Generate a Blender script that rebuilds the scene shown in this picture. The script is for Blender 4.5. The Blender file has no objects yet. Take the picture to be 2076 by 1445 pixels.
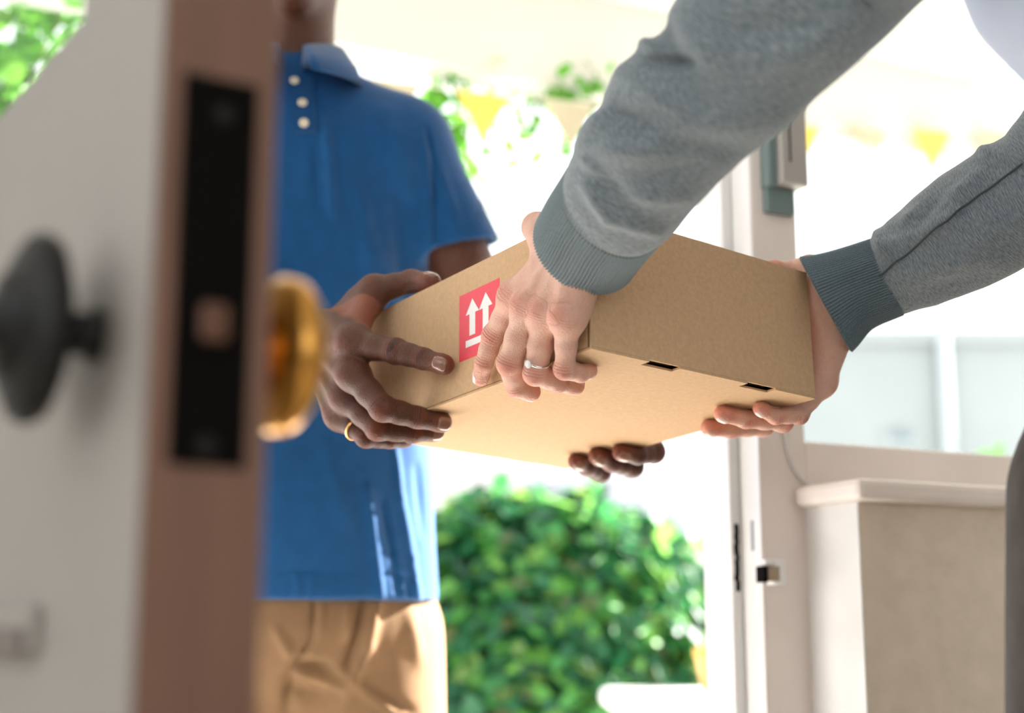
import bpy, bmesh, math
import numpy as np
from mathutils import Vector

SC = bpy.context.scene
COL = SC.collection
# ------------------------------------------------------------------ camera
FPX, CX, CY = 2883.0, 1038.0, 722.5
PITCH = math.atan(FPX / 15000.0)
CAM = np.array([0.0, 0.0, 0.8])
cam = bpy.data.cameras.new('camera')
cam.sensor_width = 36.0
cam.lens = FPX * 36.0 / 2076.0
cam.clip_start = 0.02
cam.dof.use_dof = True
cam.dof.focus_distance = 1.20
cam.dof.aperture_fstop = 3.2
camo = bpy.data.objects.new('camera', cam)
camo.location = CAM
camo.rotation_euler = (math.pi / 2 + PITCH, 0, 0)
COL.objects.link(camo)
SC.camera = camo
# ------------------------------------------------------------------ sky, sun, exposure
w = bpy.data.worlds.new('sky'); SC.world = w; w.use_nodes = True
bg = w.node_tree.nodes['Background']
bg.inputs[0].default_value = (0.93, 0.97, 1.0, 1); bg.inputs[1].default_value = 2.2
sl = bpy.data.lights.new('sun', 'SUN'); sl.energy = 38.0; sl.angle = 0.012; sl.color = (1.0, 0.97, 0.91)
so = bpy.data.objects.new('sun', sl); COL.objects.link(so)
SUN_DIR = Vector((0.80, 0.44, 0.46)).normalized()          # towards the sun
so.rotation_euler = SUN_DIR.to_track_quat('Z', 'Y').to_euler()
so.location = (6, 8, 8)
SC.view_settings.view_transform = 'Standard'; SC.view_settings.look = 'None'
SC.view_settings.exposure = 0.2; SC.view_settings.gamma = 1.0
SC.view_settings.use_curve_mapping = False
SC.cycles.max_bounces = 10; SC.cycles.transparent_max_bounces = 12

# ------------------------------------------------------------------ coordinate helpers
CP, SP = math.cos(PITCH), math.sin(PITCH)
def ray(px, py):
    x = (px - CX) / FPX; up = -(py - CY) / FPX
    return np.array([x, CP - up * SP, SP + up * CP])
def P(px, py, d): return CAM + ray(px, py) * d
def onplane(px, py, p0, n):
    r = ray(px, py); return CAM + r * (np.dot(p0 - CAM, n) / np.dot(r, n))
def proj(p):
    q = np.asarray(p, float) - CAM
    z = q[1] * CP + q[2] * SP; up = -q[1] * SP + q[2] * CP
    return CX + FPX * q[0] / z, CY - FPX * up / z, z
def unit(v): v = np.asarray(v, float); return v / np.linalg.norm(v)
UP = np.array([0, 0, 1.0])
rng = np.random.default_rng(5)

# box frame
BK = 0.93
BN = CAM + BK * np.array([0.0669, 1.1781, 0.2346])
EX = unit([0.8019, 0.5946, -0.0573]); EY = unit([-0.5974, 0.7973, -0.0868]); EZ = np.cross(EX, EY)
BA, BB, BH = 0.2791 * BK, 0.3811 * BK, 0.127 * BK
def BX(a, b, c): return BN + EX * a + EY * b + EZ * c
def QL(px, py, off): return onplane(px, py, BN - EX * off, EX)              # parallel to the label side
def QB(px, py, off): return onplane(px, py, BN - EZ * off, EZ)              # parallel to the underside
def QE(px, py, off): return onplane(px, py, BN + EX * (BA + off), EX)       # parallel to the far end side
def QT(px, py, off): return onplane(px, py, BN + EZ * (BH + off), EZ)
# wall frame
WA = math.radians(26.2)
WU = np.array([math.cos(WA), math.sin(WA), 0]); WN = np.array([-math.sin(WA), math.cos(WA), 0])
WJ = P(1543, 1000, 1.63); WJ[2] = 0
def WF(x, y, z): return WJ + WU * x + WN * y + UP * z
def wat(px, py, y=0.0):
    p = onplane(px, py, WJ + WN * y, WN); q = p - WJ
    return float(q @ WU), float(p[2])

# ------------------------------------------------------------------ object helpers
ORG = {}
def tag(o, label=None, cat=None, group=None, kind=None):
    if label: o['label'] = label
    if cat: o['category'] = cat
    if group: o['group'] = group
    if kind: o['kind'] = kind
    return o
def root(name, loc, label=None, cat=None, group=None, kind=None):
    o = bpy.data.objects.new(name, None); COL.objects.link(o); o.location = Vector(loc)
    o.empty_display_size = 0.1
    ORG[o.name] = np.array(loc, float)
    return tag(o, label, cat, group, kind)
def mk(name, verts, faces, mat=None, parent=None, smooth=False, loc=None, attr=None, uv=None):
    verts = np.asarray(verts, float)
    base = ORG[parent.name] if parent is not None else (np.array(loc, float) if loc is not None else np.zeros(3))
    me = bpy.data.meshes.new(name)
    v = (verts - base).astype(np.float32)
    if isinstance(faces, np.ndarray):
        n, k = faces.shape
        me.vertices.add(len(v)); me.vertices.foreach_set('co', v.ravel())
        me.loops.add(n * k); me.loops.foreach_set('vertex_index', faces.astype(np.int32).ravel())
        me.polygons.add(n); me.polygons.foreach_set('loop_start', np.arange(0, n * k, k, dtype=np.int32))
        me.update(calc_edges=True)
    else:
        me.from_pydata([tuple(map(float, q)) for q in v], [], [tuple(int(i) for i in f) for f in faces]); me.update()
    me.validate()
    if smooth: me.polygons.foreach_set('use_smooth', np.ones(len(me.polygons), bool))
    if attr is not None:
        for k_, a in attr.items():
            at = me.attributes.new(k_, 'FLOAT_COLOR', 'POINT')
            c = np.ones((len(v), 4), np.float32); c[:, :a.shape[1]] = a
            at.data.foreach_set('color', c.ravel())
    if uv is not None:
        l = me.uv_layers.new(name='UVMap')
        idx = np.empty(len(me.loops), np.int32); me.loops.foreach_get('vertex_index', idx)
        l.data.foreach_set('uv', np.asarray(uv, np.float32)[idx].ravel())
    o = bpy.data.objects.new(name, me); COL.objects.link(o)
    if mat is not None: me.materials.append(mat)
    if parent is not None:
        o.parent = parent; ORG[o.name] = base
    else:
        o.location = Vector(base); ORG[o.name] = base
    return o
def joinvf(parts):
    V = []; F = []; n = 0
    for v, f in parts:
        V += [list(q) for q in v]; F += [tuple(i + n for i in g) for g in f]; n += len(v)
    return np.array(V), F
def box_vf(fr, x0, x1, y0, y1, z0, z1, bev=0.0, seg=2):
    bm = bmesh.new(); bmesh.ops.create_cube(bm, size=1)
    for v in bm.verts:
        v.co = Vector((x0 + (v.co.x + .5) * (x1 - x0), y0 + (v.co.y + .5) * (y1 - y0), z0 + (v.co.z + .5) * (z1 - z0)))
    if bev > 0: bmesh.ops.bevel(bm, geom=list(bm.edges), offset=bev, segments=seg, affect='EDGES', profile=0.5)
    V = np.array([fr(*v.co) for v in bm.verts]); F = [tuple(v.index for v in f.verts) for f in bm.faces]
    bm.verts.index_update(); bm.free(); return V, F
def box(name, fr, b, mat, parent=None, bev=0.0, loc=None):
    V, F = box_vf(fr, *b, bev=bev)
    return mk(name, V, F, mat, parent, loc=loc)
WORLD = lambda x, y, z: np.array([x, y, z])
def lathe_vf(fr, prof, n=40, close=True):
    """fr(r*cos, r*sin, h) with prof = [(r,h)...]"""
    V = []; F = []
    for r, h in prof:
        for i in range(n):
            a = 2 * math.pi * i / n; V.append(fr(r * math.cos(a), r * math.sin(a), h))
    for j in range(len(prof) - 1):
        for i in range(n):
            k = (i + 1) % n; F.append((j * n + i, j * n + k, (j + 1) * n + k, (j + 1) * n + i))
    if close:
        F.append(tuple(range(n - 1, -1, -1))); F.append(tuple((len(prof) - 1) * n + i for i in range(n)))
    return np.array(V), F
def tube_vf(pts, r, n=8):
    pts = np.asarray(pts, float); V = []; F = []
    rr = np.broadcast_to(np.asarray(r, float), (len(pts),))
    prev = None
    for i, p in enumerate(pts):
        t = unit(pts[min(i + 1, len(pts) - 1)] - pts[max(i - 1, 0)])
        a = np.cross(t, UP if abs(t[2]) < .9 else [1, 0, 0]) if prev is None else prev - t * (prev @ t)
        a = unit(a); prev = a; b = np.cross(t, a)
        for k in range(n):
            g = 2 * math.pi * k / n; V.append(p + rr[i] * (a * math.cos(g) + b * math.sin(g)))
    for i in range(len(pts) - 1):
        for k in range(n):
            m = (k + 1) % n; F.append((i * n + k, i * n + m, (i + 1) * n + m, (i + 1) * n + k))
    F.append(tuple(range(n - 1, -1, -1))); F.append(tuple((len(pts) - 1) * n + k for k in range(n)))
    return np.array(V), F
def spline(pts, n):
    """Catmull-Rom through rows of pts, n samples"""
    pts = np.asarray(pts, float); m = len(pts)
    t = np.linspace(0, m - 1, n); i = np.clip(t.astype(int), 0, m - 2); f = (t - i)[:, None]
    e = np.vstack([2 * pts[0] - pts[1], pts, 2 * pts[-1] - pts[-2]])
    p0, p1, p2, p3 = e[i], e[i + 1], e[i + 2], e[i + 3]
    return .5 * (2 * p1 + (p2 - p0) * f + (2 * p0 - 5 * p1 + 4 * p2 - p3) * f ** 2 + (3 * p1 - p0 - 3 * p2 + p3) * f ** 3)

# ------------------------------------------------------------------ materials
def mat(name, col, rough=.6, metal=0., noise=None, bump=None, sss=0., spec=.5, coat=0., sheen=0.):
    m = bpy.data.materials.new(name); m.use_nodes = True
    nt = m.node_tree; b = nt.nodes['Principled BSDF']
    b.inputs['Base Color'].default_value = (*col, 1); b.inputs['Roughness'].default_value = rough
    b.inputs['Metallic'].default_value = metal; b.inputs['Specular IOR Level'].default_value = spec
    b.inputs['Coat Weight'].default_value = coat
    if sss:
        b.inputs['Subsurface Weight'].default_value = sss; b.inputs['Subsurface Radius'].default_value = (1, .35, .2)
        b.inputs['Subsurface Scale'].default_value = .004
    if sheen: b.inputs['Sheen Weight'].default_value = sheen; b.inputs['Sheen Roughness'].default_value = .5
    tc = nt.nodes.new('ShaderNodeTexCoord')
    if noise:                                     # (scale, amount, detail[, stretch])
        n = nt.nodes.new('ShaderNodeTexNoise'); n.inputs['Scale'].default_value = noise[0]; n.inputs['Detail'].default_value = noise[2]
        mp = nt.nodes.new('ShaderNodeMapping'); nt.links.new(tc.outputs['Object'], mp.inputs[0]); nt.links.new(mp.outputs[0], n.inputs[0])
        if len(noise) > 3: mp.inputs['Scale'].default_value = noise[3]
        r = nt.nodes.new('ShaderNodeMapRange'); r.inputs['From Min'].default_value = .3; r.inputs['From Max'].default_value = .7
        r.inputs['To Min'].default_value = 1 - noise[1]; r.inputs['To Max'].default_value = 1 + noise[1]
        nt.links.new(n.outputs[0], r.inputs[0])
        mx = nt.nodes.new('ShaderNodeMix'); mx.data_type = 'RGBA'; mx.blend_type = 'MULTIPLY'; mx.inputs[0].default_value = 1
        mx.inputs[6].default_value = (*col, 1); nt.links.new(r.outputs[0], mx.inputs[7]); nt.links.new(mx.outputs[2], b.inputs['Base Color'])
    if bump:                                      # (scale, strength, distance)
        n = nt.nodes.new('ShaderNodeTexNoise'); n.inputs['Scale'].default_value = bump[0]; n.inputs['Detail'].default_value = 4
        nt.links.new(tc.outputs['Object'], n.inputs[0])
        bp = nt.nodes.new('ShaderNodeBump'); bp.inputs['Strength'].default_value = bump[1]; bp.inputs['Distance'].default_value = bump[2]
        nt.links.new(n.outputs[0], bp.inputs['Height']); nt.links.new(bp.outputs[0], b.inputs['Normal'])
    return m
def skin_mat(name, col, red, dark, pale, rough=.5, sss=.12, wr=.5, spec=.45):
    """col: skin, red: knuckle / fingertip tint, dark: crease tint, pale: palm side"""
    m = mat(name, col, rough, sss=sss, spec=spec); nt = m.node_tree; b = nt.nodes['Principled BSDF']; L = nt.links
    at = nt.nodes.new('ShaderNodeAttribute'); at.attribute_name = 'skin'
    sp = nt.nodes.new('ShaderNodeSeparateColor'); L.new(at.outputs['Color'], sp.inputs[0])
    tc = nt.nodes.new('ShaderNodeTexCoord')
    n1 = nt.nodes.new('ShaderNodeTexNoise'); n1.inputs['Scale'].default_value = 70; n1.inputs['Detail'].default_value = 5; L.new(tc.outputs['Object'], n1.inputs[0])
    def mix(a, bcol, fac):
        x = nt.nodes.new('ShaderNodeMix'); x.data_type = 'RGBA'
        if isinstance(a, tuple): x.inputs[6].default_value = (*a, 1)
        else: L.new(a, x.inputs[6])
        x.inputs[7].default_value = (*bcol, 1); L.new(fac, x.inputs[0]); return x.outputs[2]
    def math_(op, a, bb, clamp=False):
        x = nt.nodes.new('ShaderNodeMath'); x.operation = op; x.use_clamp = clamp
        for i, q in enumerate((a, bb)):
            if isinstance(q, (int, float)): x.inputs[i].default_value = q
            else: L.new(q, x.inputs[i])
        return x.outputs[0]
    c = mix(col, pale, at.outputs['Alpha'])
    f = math_('MULTIPLY', sp.outputs[2], math_('ADD', n1.outputs[0], .45), True)
    c = mix(c, red, f)
    # blotchy variation
    n3 = nt.nodes.new('ShaderNodeTexNoise'); n3.inputs['Scale'].default_value = 160; n3.inputs['Detail'].default_value = 3; L.new(tc.outputs['Object'], n3.inputs[0])
    c = mix(c, red, math_('MULTIPLY', math_('SUBTRACT', n3.outputs[0], .48, True), 1.2, True))
    # wrinkles across the joints
    ph = math_('ADD', math_('MULTIPLY', sp.outputs[1], 1.0), math_('MULTIPLY', n1.outputs[0], 7.0))
    s = math_('SINE', ph, 0); s = math_('POWER', math_('ADD', math_('MULTIPLY', s, .5), .5), 3.0)
    wv = math_('MULTIPLY', s, sp.outputs[0])
    c = mix(c, dark, math_('MULTIPLY', wv, .8, True))
    L.new(c, b.inputs['Base Color'])
    n2 = nt.nodes.new('ShaderNodeTexVoronoi'); n2.inputs['Scale'].default_value = 900; L.new(tc.outputs['Object'], n2.inputs[0])
    h = math_('SUBTRACT', math_('MULTIPLY', n2.outputs[0], .45), math_('MULTIPLY', wv, wr))
    bp = nt.nodes.new('ShaderNodeBump'); bp.inputs['Strength'].default_value = .7; bp.inputs['Distance'].default_value = .0014
    L.new(h, bp.inputs['Height']); L.new(bp.outputs[0], b.inputs['Normal'])
    return m
def knit_mat(name, c1, c2, scale=(900, 260), ribs=False, rough=.9, seed=0.):
    """heathered sweatshirt: fine streaks along the sleeve"""
    m = mat(name, c1, rough, sheen=.25, spec=.2); nt = m.node_tree; b = nt.nodes['Principled BSDF']; L = nt.links
    uv = nt.nodes.new('ShaderNodeUVMap')
    mp = nt.nodes.new('ShaderNodeMapping'); mp.inputs['Scale'].default_value = (scale[0], scale[1], 1); mp.inputs['Location'].default_value = (seed, seed, 0); L.new(uv.outputs[0], mp.inputs[0])
    n = nt.nodes.new('ShaderNodeTexNoise'); n.inputs['Scale'].default_value = 1; n.inputs['Detail'].default_value = 3; n.inputs['Roughness'].default_value = .7; L.new(mp.outputs[0], n.inputs[0])
    r = nt.nodes.new('ShaderNodeMapRange'); r.inputs['From Min'].default_value = .33; r.inputs['From Max'].default_value = .67; L.new(n.outputs[0], r.inputs[0])
    x = nt.nodes.new('ShaderNodeMix'); x.data_type = 'RGBA'; x.inputs[6].default_value = (*c1, 1); x.inputs[7].default_value = (*c2, 1); L.new(r.outputs[0], x.inputs[0])
    L.new(x.outputs[2], b.inputs['Base Color'])
    bp = nt.nodes.new('ShaderNodeBump'); bp.inputs['Strength'].default_value = .35; bp.inputs['Distance'].default_value = .001
    L.new(n.outputs[0], bp.inputs['Height']); L.new(bp.outputs[0], b.inputs['Normal'])
    return m
def leaf_mat(name, cols, trans=.45):
    m = bpy.data.materials.new(name); m.use_nodes = True; nt = m.node_tree; L = nt.links
    b = nt.nodes['Principled BSDF']; out = nt.nodes['Material Output']
    g = nt.nodes.new('ShaderNodeNewGeometry'); cr = nt.nodes.new('ShaderNodeValToRGB'); L.new(g.outputs['Random Per Island'], cr.inputs[0])
    while len(cr.color_ramp.elements) < len(cols): cr.color_ramp.elements.new(.5)
    for i, c in enumerate(cols):
        cr.color_ramp.elements[i].position = i / (len(cols) - 1); cr.color_ramp.elements[i].color = (*c, 1)
    L.new(cr.outputs[0], b.inputs['Base Color']); b.inputs['Roughness'].default_value = .45
    t = nt.nodes.new('ShaderNodeBsdfTranslucent'); mx = nt.nodes.new('ShaderNodeMixShader'); mx.inputs[0].default_value = trans
    hs = nt.nodes.new('ShaderNodeHueSaturation'); hs.inputs['Value'].default_value = 1.5; hs.inputs['Hue'].default_value = .48; L.new(cr.outputs[0], hs.inputs['Color']); L.new(hs.outputs[0], t.inputs[0])
    L.new(b.outputs[0], mx.inputs[1]); L.new(t.outputs[0], mx.inputs[2]); L.new(mx.outputs[0], out.inputs[0])
    return m
def cloth_mat(name, col, trans=.35):
    m = mat(name, col, .8); nt = m.node_tree; b = nt.nodes['Principled BSDF']
    t = nt.nodes.new('ShaderNodeBsdfTranslucent'); t.inputs[0].default_value = (*col, 1)
    mx = nt.nodes.new('ShaderNodeMixShader'); mx.inputs[0].default_value = trans
    nt.links.new(b.outputs[0], mx.inputs[1]); nt.links.new(t.outputs[0], mx.inputs[2]); nt.links.new(mx.outputs[0], nt.nodes['Material Output'].inputs[0])
    return m
def glass_mat(name):
    m = bpy.data.materials.new(name); m.use_nodes = True; nt = m.node_tree; L = nt.links; nt.nodes.remove(nt.nodes['Principled BSDF'])
    t = nt.nodes.new('ShaderNodeBsdfTransparent'); t.inputs[0].default_value = (.97, .985, .98, 1)
    g = nt.nodes.new('ShaderNodeBsdfGlossy'); g.inputs['Roughness'].default_value = .02
    fr = nt.nodes.new('ShaderNodeFresnel'); fr.inputs[0].default_value = 1.12
    ge = nt.nodes.new('ShaderNodeNewGeometry'); sb = nt.nodes.new('ShaderNodeMath'); sb.operation = 'SUBTRACT'; sb.inputs[0].default_value = 1; L.new(ge.outputs['Backfacing'], sb.inputs[1])
    mu = nt.nodes.new('ShaderNodeMath'); mu.operation = 'MULTIPLY'; L.new(fr.outputs[0], mu.inputs[0]); L.new(sb.outputs[0], mu.inputs[1])
    mx = nt.nodes.new('ShaderNodeMixShader'); L.new(mu.outputs[0], mx.inputs[0]); L.new(t.outputs[0], mx.inputs[1]); L.new(g.outputs[0], mx.inputs[2])
    L.new(mx.outputs[0], nt.nodes['Material Output'].inputs[0]); return m
M = dict(
    trim=mat('painted_trim', (.88, .79, .74), .45, noise=(9, .05, 3), bump=(60, .15, .002)),
    white=mat('white_paint', (.84, .83, .82), .4, noise=(14, .04, 3), bump=(70, .12, .002)),
    plaster=mat('plaster', (.80, .69, .57), .9, noise=(30, .06, 5), bump=(160, .5, .003)),
    cream=mat('cream_paint', (.54, .53, .49), .7, noise=(3, .03, 2)),
    wall=mat('wall_paint', (.80, .77, .72), .85, noise=(5, .03, 3)),
    floor=mat('floor_tile', (.80, .73, .63), .4, noise=(6, .08, 3)),
    pfloor=mat('porch_paving', (.90, .88, .85), .8, noise=(8, .08, 4)),
    ground=mat('paving', (.66, .64, .6), .9, noise=(4, .12, 4)),
    doorpaint=mat('door_paint', (.30, .268, .238), .5, noise=(7, .03, 3)),
    dooredge=mat('door_edge_wood', (.145, .07, .044), .6, noise=(9, .12, 4, (8, 8, 1))),
    black=mat('black_iron', (.008, .007, .006), .5, spec=.25, bump=(60, .3, .002)),
    lock=mat('lock_plate', (.003, .0026, .0022), .7, spec=.04),
    brassd=mat('tarnished_brass', (.30, .13, .05), .4, metal=.9),
    gold=mat('polished_brass', (.60, .30, .07), .2, metal=1., noise=(12, .1, 3)),
    card=mat('cardboard', (.60, .385, .215), .85, noise=(260, .07, 4), bump=(500, .15, .0006)),
    carddark=mat('cardboard_shaded', (.22, .13, .07), .9),  # cardboard coloured darker for the shade in the corner gap and slots
    red=mat('label_red', (.80, .045, .075), .5, noise=(300, .04, 2)),
    labelw=mat('label_white', (.86, .84, .82), .5),
    polo=mat('polo_pique', (.004, .068, .205), .85, noise=(55, .08, 4), bump=(900, .3, .0008), sheen=.2, spec=.2),
    polod=mat('polo_collar_knit', (.0035, .060, .185), .85, bump=(1200, .3, .0006), sheen=.2, spec=.2),
    button=mat('button', (.75, .66, .5), .3),
    khaki=mat('khaki_twill', (.255, .15, .078), .85, noise=(40, .06, 4), bump=(800, .25, .0006), spec=.25),
    jeans=mat('dark_trousers', (.05, .042, .04), .9, noise=(60, .2, 3)),
    tee=mat('pale_shirt', (.55, .62, .78), .8),
    shoe=mat('shoe_leather', (.05, .035, .025), .45),
    sole=mat('shoe_sole', (.3, .28, .25), .7),
    hair=mat('dark_hair', (.012, .009, .008), .7, bump=(300, .6, .004)),
    hair2=mat('brown_hair', (.10, .05, .025), .6, bump=(300, .6, .004)),
    silver=mat('silver', (.82, .80, .78), .16, metal=1.),
    goldring=mat('gold_ring', (.9, .55, .2), .2, metal=1.),
    diamond=mat('diamond', (.95, .95, .97), .02, spec=1., coat=1.),
    nail=mat('fingernail', (.80, .50, .43), .22, sss=.1, coat=.5),
    naild=mat('fingernail_brown', (.26, .125, .09), .2, sss=.1, coat=.6),
    sensor=mat('grey_plastic', (.42, .39, .36), .5), sensord=mat('dark_plastic', (.02, .03, .05), .4), sensorb=mat('teal_plastic', (.16, .22, .22), .5),
    steel=mat('old_steel', (.34, .27, .20), .35, metal=.9),
    bolt=mat('bronze_bolt', (.085, .03, .011), .55), flap=mat('flap_brown', (.17, .14, .12), .6),
    cable=mat('white_cable', (.82, .80, .78), .45),
    bark=mat('bark', (.16, .10, .06), .9, bump=(80, .6, .004)),
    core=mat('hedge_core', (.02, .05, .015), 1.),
    leaf=leaf_mat('hedge_leaves', [(.010, .065, .030), (.016, .105, .048), (.025, .155, .065), (.02, .12, .05), (.05, .26, .06), (.16, .42, .08), (.10, .10, .04)]),
    vleaf=leaf_mat('vine_leaves', [(.035, .17, .015), (.07, .30, .02), (.11, .36, .035), (.06, .14, .02)], .38),
    petal=leaf_mat('flower_petals', [(.75, .08, .22), (.85, .22, .35)], .4),
    flagy=cloth_mat('yellow_flag', (.80, .62, .12), .2), flagc=cloth_mat('cream_flag', (.50, .45, .32), .15),
    rope=mat('cotton_cord', (.7, .66, .55), .9),
    house=mat('pale_render', (.30, .315, .325), .9, noise=(1.5, .05, 3)),
    roof=mat('roof_slate', (.14, .13, .165), .8, noise=(3, .1, 3)), roofl=mat('roof_light', (.30, .275, .275), .8, noise=(3, .06, 3)),
    pipe=mat('drainpipe', (.45, .48, .50), .5), vent=mat('vent_grille', (.22, .26, .30), .6),
    yellow=mat('yellow_glaze', (.80, .42, .06), .4), soil=mat('soil', (.05, .03, .02), 1.),
    glass=glass_mat('window_glass'),
    skinl=skin_mat('light_skin', (.75, .45, .345), (.70, .26, .185), (.45, .18, .13), (.74, .44, .34)),
    skind=skin_mat('brown_skin', (.092, .034, .019), (.18, .048, .025), (.018, .007, .006), (.28, .085, .045), spec=.32, rough=.42, sss=.08),
    sleeve=knit_mat('grey_sweatshirt', (.085, .118, .145), (.28, .30, .315), (170, 900)),
    cuff=knit_mat('grey_rib_cuff', (.10, .138, .16), (.175, .215, .235), (300, 900)),
    seam=mat('seam_thread', (.06, .07, .075), .9),
)
# ================================================================== SETTING
PX0 = wat(1636, 1000)[0]                 # right edge of the window post
WIN_R = 0.98
HINGE_X = -0.985
def S(name, fr, b, m, label, bev=0., parent=None, kind='structure'):
    o = box(name, fr, b, m, parent, bev, loc=fr((b[0] + b[1]) / 2, (b[2] + b[3]) / 2, b[4]))
    tag(o, label, kind=kind); return o
S('floor', WF, (-2.2, 2.6, -3.4, .12, -.1, 0), M['floor'], 'beige tiled floor of the hallway inside the door')
S('floor_porch', WF, (-3.2, 2.6, .12, 1.8, -.12, -.02), M['pfloor'], 'pale paved porch floor outside the front door')
S('ground', WF, (-14, 16, 1.8, 22, -.3, -.16), M['ground'], 'pale garden paving beyond the porch')
S('ceiling', WF, (-2.2, 2.6, -3.4, .12, 2.6, 2.7), M['wall'], 'off-white hallway ceiling above the doorway')
lw = [box_vf(WF, -2.3, -2.2, -3.4, .12, 0, .7), box_vf(WF, -2.3, -2.2, -3.4, .12, 2.4, 2.6), box_vf(WF, -2.3, -2.2, -3.4, -3.1, .7, 2.4), box_vf(WF, -2.3, -2.2, -.35, .12, .7, 2.4)]
o = mk('wall_left', *joinvf(lw), M['wall'], loc=WF(-2.25, -1.6, 0)); tag(o, 'off-white hallway wall with a wide window, left of the camera', kind='structure')
S('wall_right', WF, (2.6, 2.7, -3.4, .12, 0, 2.6), M['wall'], 'off-white hallway wall beyond the half wall')
bw = [box_vf(WF, -2.3, 2.7, -3.5, -3.4, 0, .9), box_vf(WF, -2.3, 2.7, -3.5, -3.4, 2.3, 2.7), box_vf(WF, -2.3, -2.0, -3.5, -3.4, .9, 2.3), box_vf(WF, -.1, 2.7, -3.5, -3.4, .9, 2.3)]  # unseen opening in this wall, widened to let in more fill light
o = mk('wall_back', *joinvf(bw), M['wall'], loc=WF(0, -3.45, 0)); tag(o, 'off-white back wall of the hallway with a wide window opening', kind='structure')
wv = [box_vf(WF, -2.2, HINGE_X - .06, 0, .12, 0, 2.6), box_vf(WF, HINGE_X - .06, WIN_R, 0, .12, 2.2, 2.6), box_vf(WF, WIN_R, 2.6, 0, .12, 0, 2.6)]
o = mk('wall_front', *joinvf(wv), M['wall'], loc=WF(-1.5, .06, 0)); tag(o, 'off-white front wall around the door and sidelight window', kind='structure')
# --- door frame on the right: post, rebate and stop
REB = .040
t = root('trim_1', WF(0, .06, 0), 'white and pinkish door jamb with rebate, beside the sidelight window', kind='structure')
box('post', WF, (0, PX0, 0, .12, 0, 2.2), M['trim'], t, .002)
box('stop', WF, (-.0155, -.0002, REB, .098, 0, 2.2), M['white'], t, .0015)
V, F = box_vf(WF, -.0012, .0, .001, REB - .001, 0, 2.2); mk('reveal', V, F, M['white'], t)  # daylight on this side put in as white, pinkish post as shade
# dark slots: worn mortises
xs, za = wat(1490, 1062, REB); _, zb = wat(1490, 1198, REB)
zz = np.linspace(zb, za, 14); sl_ = []
for i in range(13):
    wob = .0008 * math.sin(i * 2.3) + .0006 * math.cos(i * 5.1)
    sl_.append(box_vf(WF, -.0110 + wob, -.0050 + wob * .5, REB - .0006, REB, zz[i], zz[i + 1]))
mk('slot', *joinvf(sl_), M['lock'], t)
z1, z0 = wat(1525, 1055, .018)[1], wat(1525, 1116, .018)[1]
box('slot', WF, (-.0018, -.0010, .015, .0195, z0, z1), M['vent'], t)
# left jamb and head
t2 = root('trim_2', WF(HINGE_X, .06, 0), 'white door jamb on the hinge side and head of the front door', kind='structure')
box('jamb', WF, (HINGE_X - .06, HINGE_X + .0, 0, .12, 0, 2.2), M['white'], t2, .002)
box('head', WF, (HINGE_X, 0, 0, .12, 2.14, 2.2), M['white'], t2, .002)
# --- latch keeper on the jamb
kx0, kz1 = wat(1546, 1134, -.002); kx1, kz0 = wat(1581, 1187, -.002)
k = root('latch_keeper', WF(kx0, 0, kz0), 'small white latch keeper with a brass opening on the door jamb', 'latch')
box('case', WF, (kx0 + .004, kx1, -.016, 0, kz0, kz1), M['white'], k, .003)
box('lip', WF, (kx0 - .006, kx0 + .004, -.016, 0, kz0 + .022, kz1), M['white'], k, .0015)
box('brass_strike', WF, (kx0 - .004, kx0 + .0125, -.0172, -.004, kz0 + .0045, kz0 + .021), M['steel'], k, .001)
box('bolt_hole', WF, (kx0 - .009, kx0 - .004, -.0165, -.001, kz0 + .003, kz0 + .021), M['lock'], k, .0005)
# --- sidelight window
wx, rz1 = wat(1700, 899); _, rz0 = wat(1700, 974)
win = root('window_1', WF(PX0, .06, rz0), 'tall sidelight window with a pinkish wooden frame beside the door', kind='structure')
box('bottom_rail', WF, (PX0, WIN_R, .0, .10, rz0 - .02, rz1), M['trim'], win, .003)
box('top_rail', WF, (PX0, WIN_R, .0, .10, 2.12, 2.2), M['trim'], win, .003)
box('stile', WF, (WIN_R - .05, WIN_R, .0, .10, rz1, 2.12), M['trim'], win, .003)
box('glazing_bead', WF, (PX0, WIN_R - .05, .042, .05, rz1, rz1 + .006), M['white'], win, .001)
box('pane', WF, (PX0 + .0004, WIN_R - .05, .055, .059, rz1, 2.12), M['glass'], win)
# --- half wall with sill under the window
hx0 = wat(1640, 1200, 0)[0]
S('wall_half', WF, (hx0, 2.6, -.095, -.001, 0, wat(1850, 1022, -.095)[1]), M['plaster'], 'beige plastered half wall under the sidelight window')
hz = wat(1850, 1022, -.095)[1]
box('reveal', WF, (hx0 - .0025, hx0, -.0945, -.001, 0, hz), M['white'], bpy.data.objects['wall_half'], .0008)  # thin white skin colours in the daylight on the half wall's side
sz1 = wat(1850, 974, -.118)[1]
o = box('trim_3', WF, (hx0 - .018, 2.6, -.118, -.0005, hz, sz1), M['trim'], None, .007, loc=WF(hx0, -.06, hz)); tag(o, 'rounded painted window sill on top of the beige half wall', kind='structure')
# cable running down the post behind the sill
pts = []
for px, py in ((1588, 852), (1592, 880), (1598, 915), (1608, 945), (1622, 968), (1640, 984)):
    x, z = wat(px, py, -.003); pts.append(WF(x, -.003, z))
o = mk('cable', *tube_vf(spline(pts, 24), .0022, 8), M['cable'], smooth=True, loc=pts[-1]); tag(o, 'thin white cable hanging down the window post to the sill', 'cable')
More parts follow.
